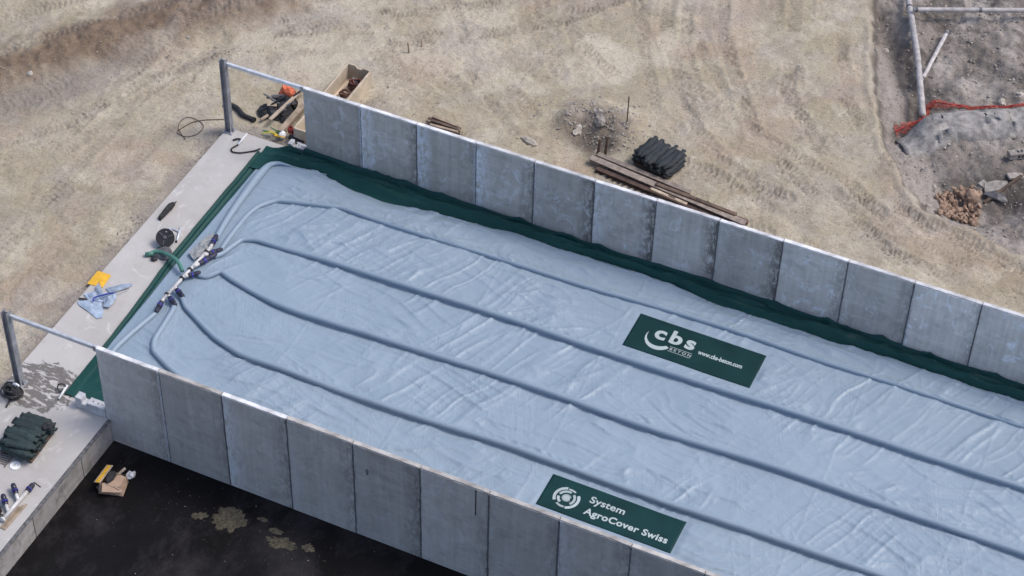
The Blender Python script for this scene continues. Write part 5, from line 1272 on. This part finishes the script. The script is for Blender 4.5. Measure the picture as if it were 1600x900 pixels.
pipe((14.18, 30.76, 0.00), (16.97, 23.78, 0.00), 0.115, 'long whitish pipe lying down over the trench at upper right', bend=bd, dz=(0.2, 0.25), collars=(0.18, 0.62))
pipe((15.02, 28.80, 0.00), (19.72, 31.38, 0.00), 0.085, 'horizontal whitish pipe at the top right corner', dz=(0.45, 0.35), collars=(0.02, 0.45))
pipe((16.35, 25.68, 0.00), (16.40, 28.50, 0.00), 0.075, 'short slanting whitish pipe leaning against the long pipe', dz=(0.35, 0.25), collars=(0.03, 0.97))
# red safety netting draped along the bank
def net():
    path = smooth_path([(16.31, 22.82, 0.00), (16.76, 23.38, 0.00), (16.99, 23.79, 0.00), (16.89, 24.57, 0.00), (17.09, 24.78, 0.00), (17.67, 24.80, 0.00), (18.32, 24.86, 0.00), (19.13, 25.14, 0.00), (20.30, 25.71, 0.00), (22.26, 26.61, 0.00)], 0.06, 0.8)
    rt = thing('safety_net', (0, 0, 0), 'crumpled red plastic safety netting along the bank at the right', 'netting')
    vs = []; fs = []; m = 9
    for k, p in enumerate(path):
        t = path[min(k+1, len(path)-1)] - path[max(k-1, 0)]; t.z = 0; t.normalize(); n = Vector((-t.y, t.x, 0))
        w = 0.10 + 0.20 * float(vn(k*0.07, 3.3, 170))
        for j in range(m):
            u = j/(m-1) - 0.5; q = p + n * (u * 2 * w); z = gz(q.x, q.y) + 0.05 + 0.10 * float(vn(k*0.22, j*0.9, 171)) * (1 - 2*abs(u)*0.5)
            vs.append((q.x, q.y, z))
    for k in range(len(path) - 1):
        for j in range(m - 1):
            if random.random() < 0.25 or (j in (0, m-2) and random.random() < 0.4): continue
            a = k*m + j; fs.append((a, a+1, a+m+1, a+m))
    mb = MB().add(vs, fs); o = mb.build('net_mesh', 'net_red', rt)
    md = o.modifiers.new('mesh', 'WIREFRAME'); md.thickness = 0.02; md.use_replace = True
    MB().tube([path[k] + Vector((0, 0, gz(path[k].x, path[k].y) + 0.12)) for k in range(0, len(path), 6)], 0.02, 6).build('edge_cord', 'red', rt)
net()
# grey fleece over the berm
def fleece():
    A_ = smooth_path([(16.39, 22.45, -0.00), (17.17, 23.50, 0.00), (18.08, 24.17, 0.00), (19.98, 25.26, 0.00), (22.28, 26.54, 0.00)], 0.15, 0.8); n = 18
    B_ = [Vector((17.02, 21.68, 0.00)), Vector((17.82, 22.07, 0.00)), Vector((18.48, 22.79, 0.00)), Vector((20.33, 23.95, 0.00)), Vector((22.60, 25.22, 0.00))]; B_ = smooth_path(B_, 0.15, 0.8)
    la = len(A_); lb = len(B_); K = 70; X = np.zeros((K, n)); Y = np.zeros((K, n))
    for k in range(K):
        a = A_[min(la-1, int(k/(K-1)*(la-1)))]; b = B_[min(lb-1, int(k/(K-1)*(lb-1)))]
        for j in range(n):
            t = j/(n-1); X[k, j] = a.x*(1-t) + b.x*t; Y[k, j] = a.y*(1-t) + b.y*t
    X += 0.10*(fbm(X*2, Y*2, 180, 2) - 0.5); Y += 0.30*(fbm(X*2, Y*2, 182, 2) - 0.5)
    Z = ground_h(X, Y, False) + 0.07 + 0.03*(1 - np.abs(2*vn(X*1.6 + Y*0.7, Y*2.6, 184) - 1))**2 - 0.22 * np.abs(np.linspace(-1, 1, n))[None, :] ** 10
    o, _ = grid_obj('fleece_sheet', X, Y, Z, 'fleece'); md = o.modifiers.new('thickness', 'SOLIDIFY'); md.thickness = 0.015
    tag(o, 'grey fleece sheet draped over the berm below the red netting', 'fleece')
fleece()
# brown stone heap
sh = thing('stone_heap', (STONES[0], STONES[1], gz(STONES[0], STONES[1])), 'heap of brown broken stones in the pit at the right', 'stone heap')
stone_meshes = [lump(MB(), (0, 0, 0), (1, 0.8, 0.75), 200 + k, 0.5, 1, False, 1.3).mesh('stone', 'brick_stone') for k in range(6)]
rnd = random.Random(5); cnt = 0
sc = [Vector((18.36, 20.84, 0.00)), Vector((19.84, 21.43, 0.00)), Vector((20.04, 19.61, -0.00)), Vector((18.88, 19.38, 0.00))]
while cnt < 210:
    u, v = rnd.random(), rnd.random(); p = (sc[0]*(1-u) + sc[1]*u)*(1-v) + (sc[3]*(1-u) + sc[2]*u)*v
    if (abs(u-0.5)*2)**2.5 + (abs(v-0.5)*2)**2.5 > 1.0 and rnd.random() < 0.8: continue
    o = link('stone', rnd.choice(stone_meshes), sh); s = rnd.uniform(0.055, 0.12)
    o.location = Vector((p.x, p.y, gz(p.x, p.y) + 0.03 + rnd.random()*0.12)) - sh.location
    o.scale = (s, s, s); o.rotation_euler = (rnd.uniform(0, 6), rnd.uniform(0, 6), rnd.uniform(0, 6)); cnt += 1
# perforated drain pipe and slab pieces
p = Vector((20.13, 22.92, -0.00)); q = Vector((21.25, 23.75, 0.00)); r = thing('drain_channel', (p.x, p.y, gz(p.x, p.y) + 0.05), 'grey perforated drain channel at the right edge of the pit', 'drain')
m = frame((0, 0, 0), Vector((q.x - p.x, q.y - p.y, 0))); L = (q - p).length
MB().box((0, -0.14, 0), (L, 0.14, 0.22), m).build('channel_body', 'rubble', r, bevel=0.015)
for k in range(9): MB().box((0.28 + k*0.125, -0.146, 0.06), (0.28 + k*0.125 + 0.07, -0.136, 0.16), m).build('slot', 'black', r)
for k in range(9): MB().box((0.28 + k*0.125, -0.05, 0.216), (0.28 + k*0.125 + 0.07, 0.05, 0.224), m).build('slot', 'black', r)
def slab_piece(px, w, d, h, rot, label, seed):
    o = MB().prism([(-w, -d), (w*0.9, -d*0.8), (w, d*0.7), (w*0.2, d), (-w*0.9, d*0.85)], 0, h).build('broken_slab', 'rubble', bevel=0.015)
    o.location = (px[0], px[1], gz(px[0], px[1]) + 0.03); o.rotation_euler = rot; return tag(o, label, 'slab', 'broken slabs')
slab_piece((20.12, 21.71, -0.00), 0.40, 0.22, 0.10, (R(12), R(-8), R(25)), 'broken grey concrete slab tilted right of the stone heap', 1)
slab_piece((20.57, 22.28, 0.00), 0.30, 0.16, 0.08, (R(-6), R(10), R(40)), 'smaller broken grey slab at the right picture edge', 2)
slab_piece((19.78, 21.65, 0.00), 0.22, 0.14, 0.08, (R(8), R(14), R(-20)), 'small broken slab just above the brown stone heap', 3)
plank(Vector((19.98, 20.94, 0.00)) + Vector((0, 0, gz(20.0, 20.8) + 0.10)), Vector((20.79, 22.25, -0.00)) + Vector((0, 0, gz(21.0, 22.0) + 0.15)), 0.10, 0.06, 'wood_dark', 'dark weathered plank lying in the pit at the right edge')
sh_p = Vector((20.26, 21.29, 0.00)); o = lump(MB(), (0, 0, 0), (0.35, 0.2, 0.12), 121, 0.3, 2).build('tarp_piece', 'grey_plastic'); o.location = (sh_p.x, sh_p.y, gz(sh_p.x, sh_p.y)); tag(o, 'dark grey tarpaulin lump under the broken slab', 'tarpaulin')

# ------------------------------------------------------------------ LOOSE STONES ON THE SOIL
def at_ground(r, x, y): return (x, y, gz(x, y) - 0.004)
def arr_scatter(name, mat, xs, ys, smin, smax, seed, label):
    zs = ground_h(np.array(xs), np.array(ys), False); it = iter(range(len(xs)))
    def g(r):
        i = next(it); return (xs[i], ys[i], zs[i] - 0.004)
    return scatter(name, mat, g, len(xs), smin, smax, seed, label)
rg = np.random.RandomState(3)
n = 4200; xs = rg.uniform(13.5, 24, n); ys = rg.uniform(17.5, 32, n); d, a, s = polydist(xs, ys, KERB); k = (d*s > 0.1) & (np.hypot(xs - STONES[0], ys - STONES[1]) > 0.9)
arr_scatter('gravel', 'rubble', xs[k], ys[k], 0.02, 0.085, 5, 'loose grey rubble over the excavation at the right')
n = 900; xs = rg.uniform(13.5, 22, n); ys = rg.uniform(18, 32, n); d, a, s = polydist(xs, ys, KERB); k = (d*s > 0.1)
arr_scatter('gravel', 'pale_stone', xs[k], ys[k], 0.02, 0.075, 6, 'pale loose stones over the excavation at the right')
t = rg.rand(1100); xs = -13 + t*8 + rg.normal(0, 0.9, 1100); ys = 9.2 + t*8 + rg.normal(0, 1.0, 1100); k = ~((xs > -3.4) & (ys < 12.7))
arr_scatter('gravel', 'rubble', xs[k], ys[k], 0.012, 0.05, 7, 'loose grit below the brown bank at the left')
ys = rg.uniform(0.5, 12.4, 700); xs = -3.45 - np.abs(rg.normal(0, 0.22, 700))
arr_scatter('gravel', 'rubble', xs, ys, 0.010, 0.045, 8, 'grit along the outer edge of the slab')
xs = rg.normal(HOLE[0], 0.75, 900); ys = rg.normal(HOLE[1] + 0.4, 0.6, 900)
arr_scatter('gravel', 'rubble', xs, ys, 0.012, 0.085, 9, 'broken stones round the rubble hole')
xs = rg.normal(0.6, 0.35, 300); ys = rg.normal(15.3, 0.7, 300)
arr_scatter('gravel', 'rubble', xs, ys, 0.012, 0.05, 10, 'grey spoil beside the beige trough')
xs = rg.uniform(-15, 25, 2600); ys = rg.uniform(0, 32, 2600); k = ~((xs > -3.5) & (ys < 12.7))
arr_scatter('gravel', 'pale_stone', xs[k], ys[k], 0.008, 0.035, 11, 'small pale pebbles all over the sandy ground')

n = 15000; xs = rg.uniform(-15, 25, n); ys = rg.uniform(0, 32, n); k = ~((xs > -3.45) & (ys < 12.7)) & (fbm(xs*0.7, ys*0.7, 201, 3) > 0.42)
arr_scatter('soil_clods', 'clod', xs[k], ys[k], 0.010, 0.045, 12, 'small clods and crumbs of sandy soil')
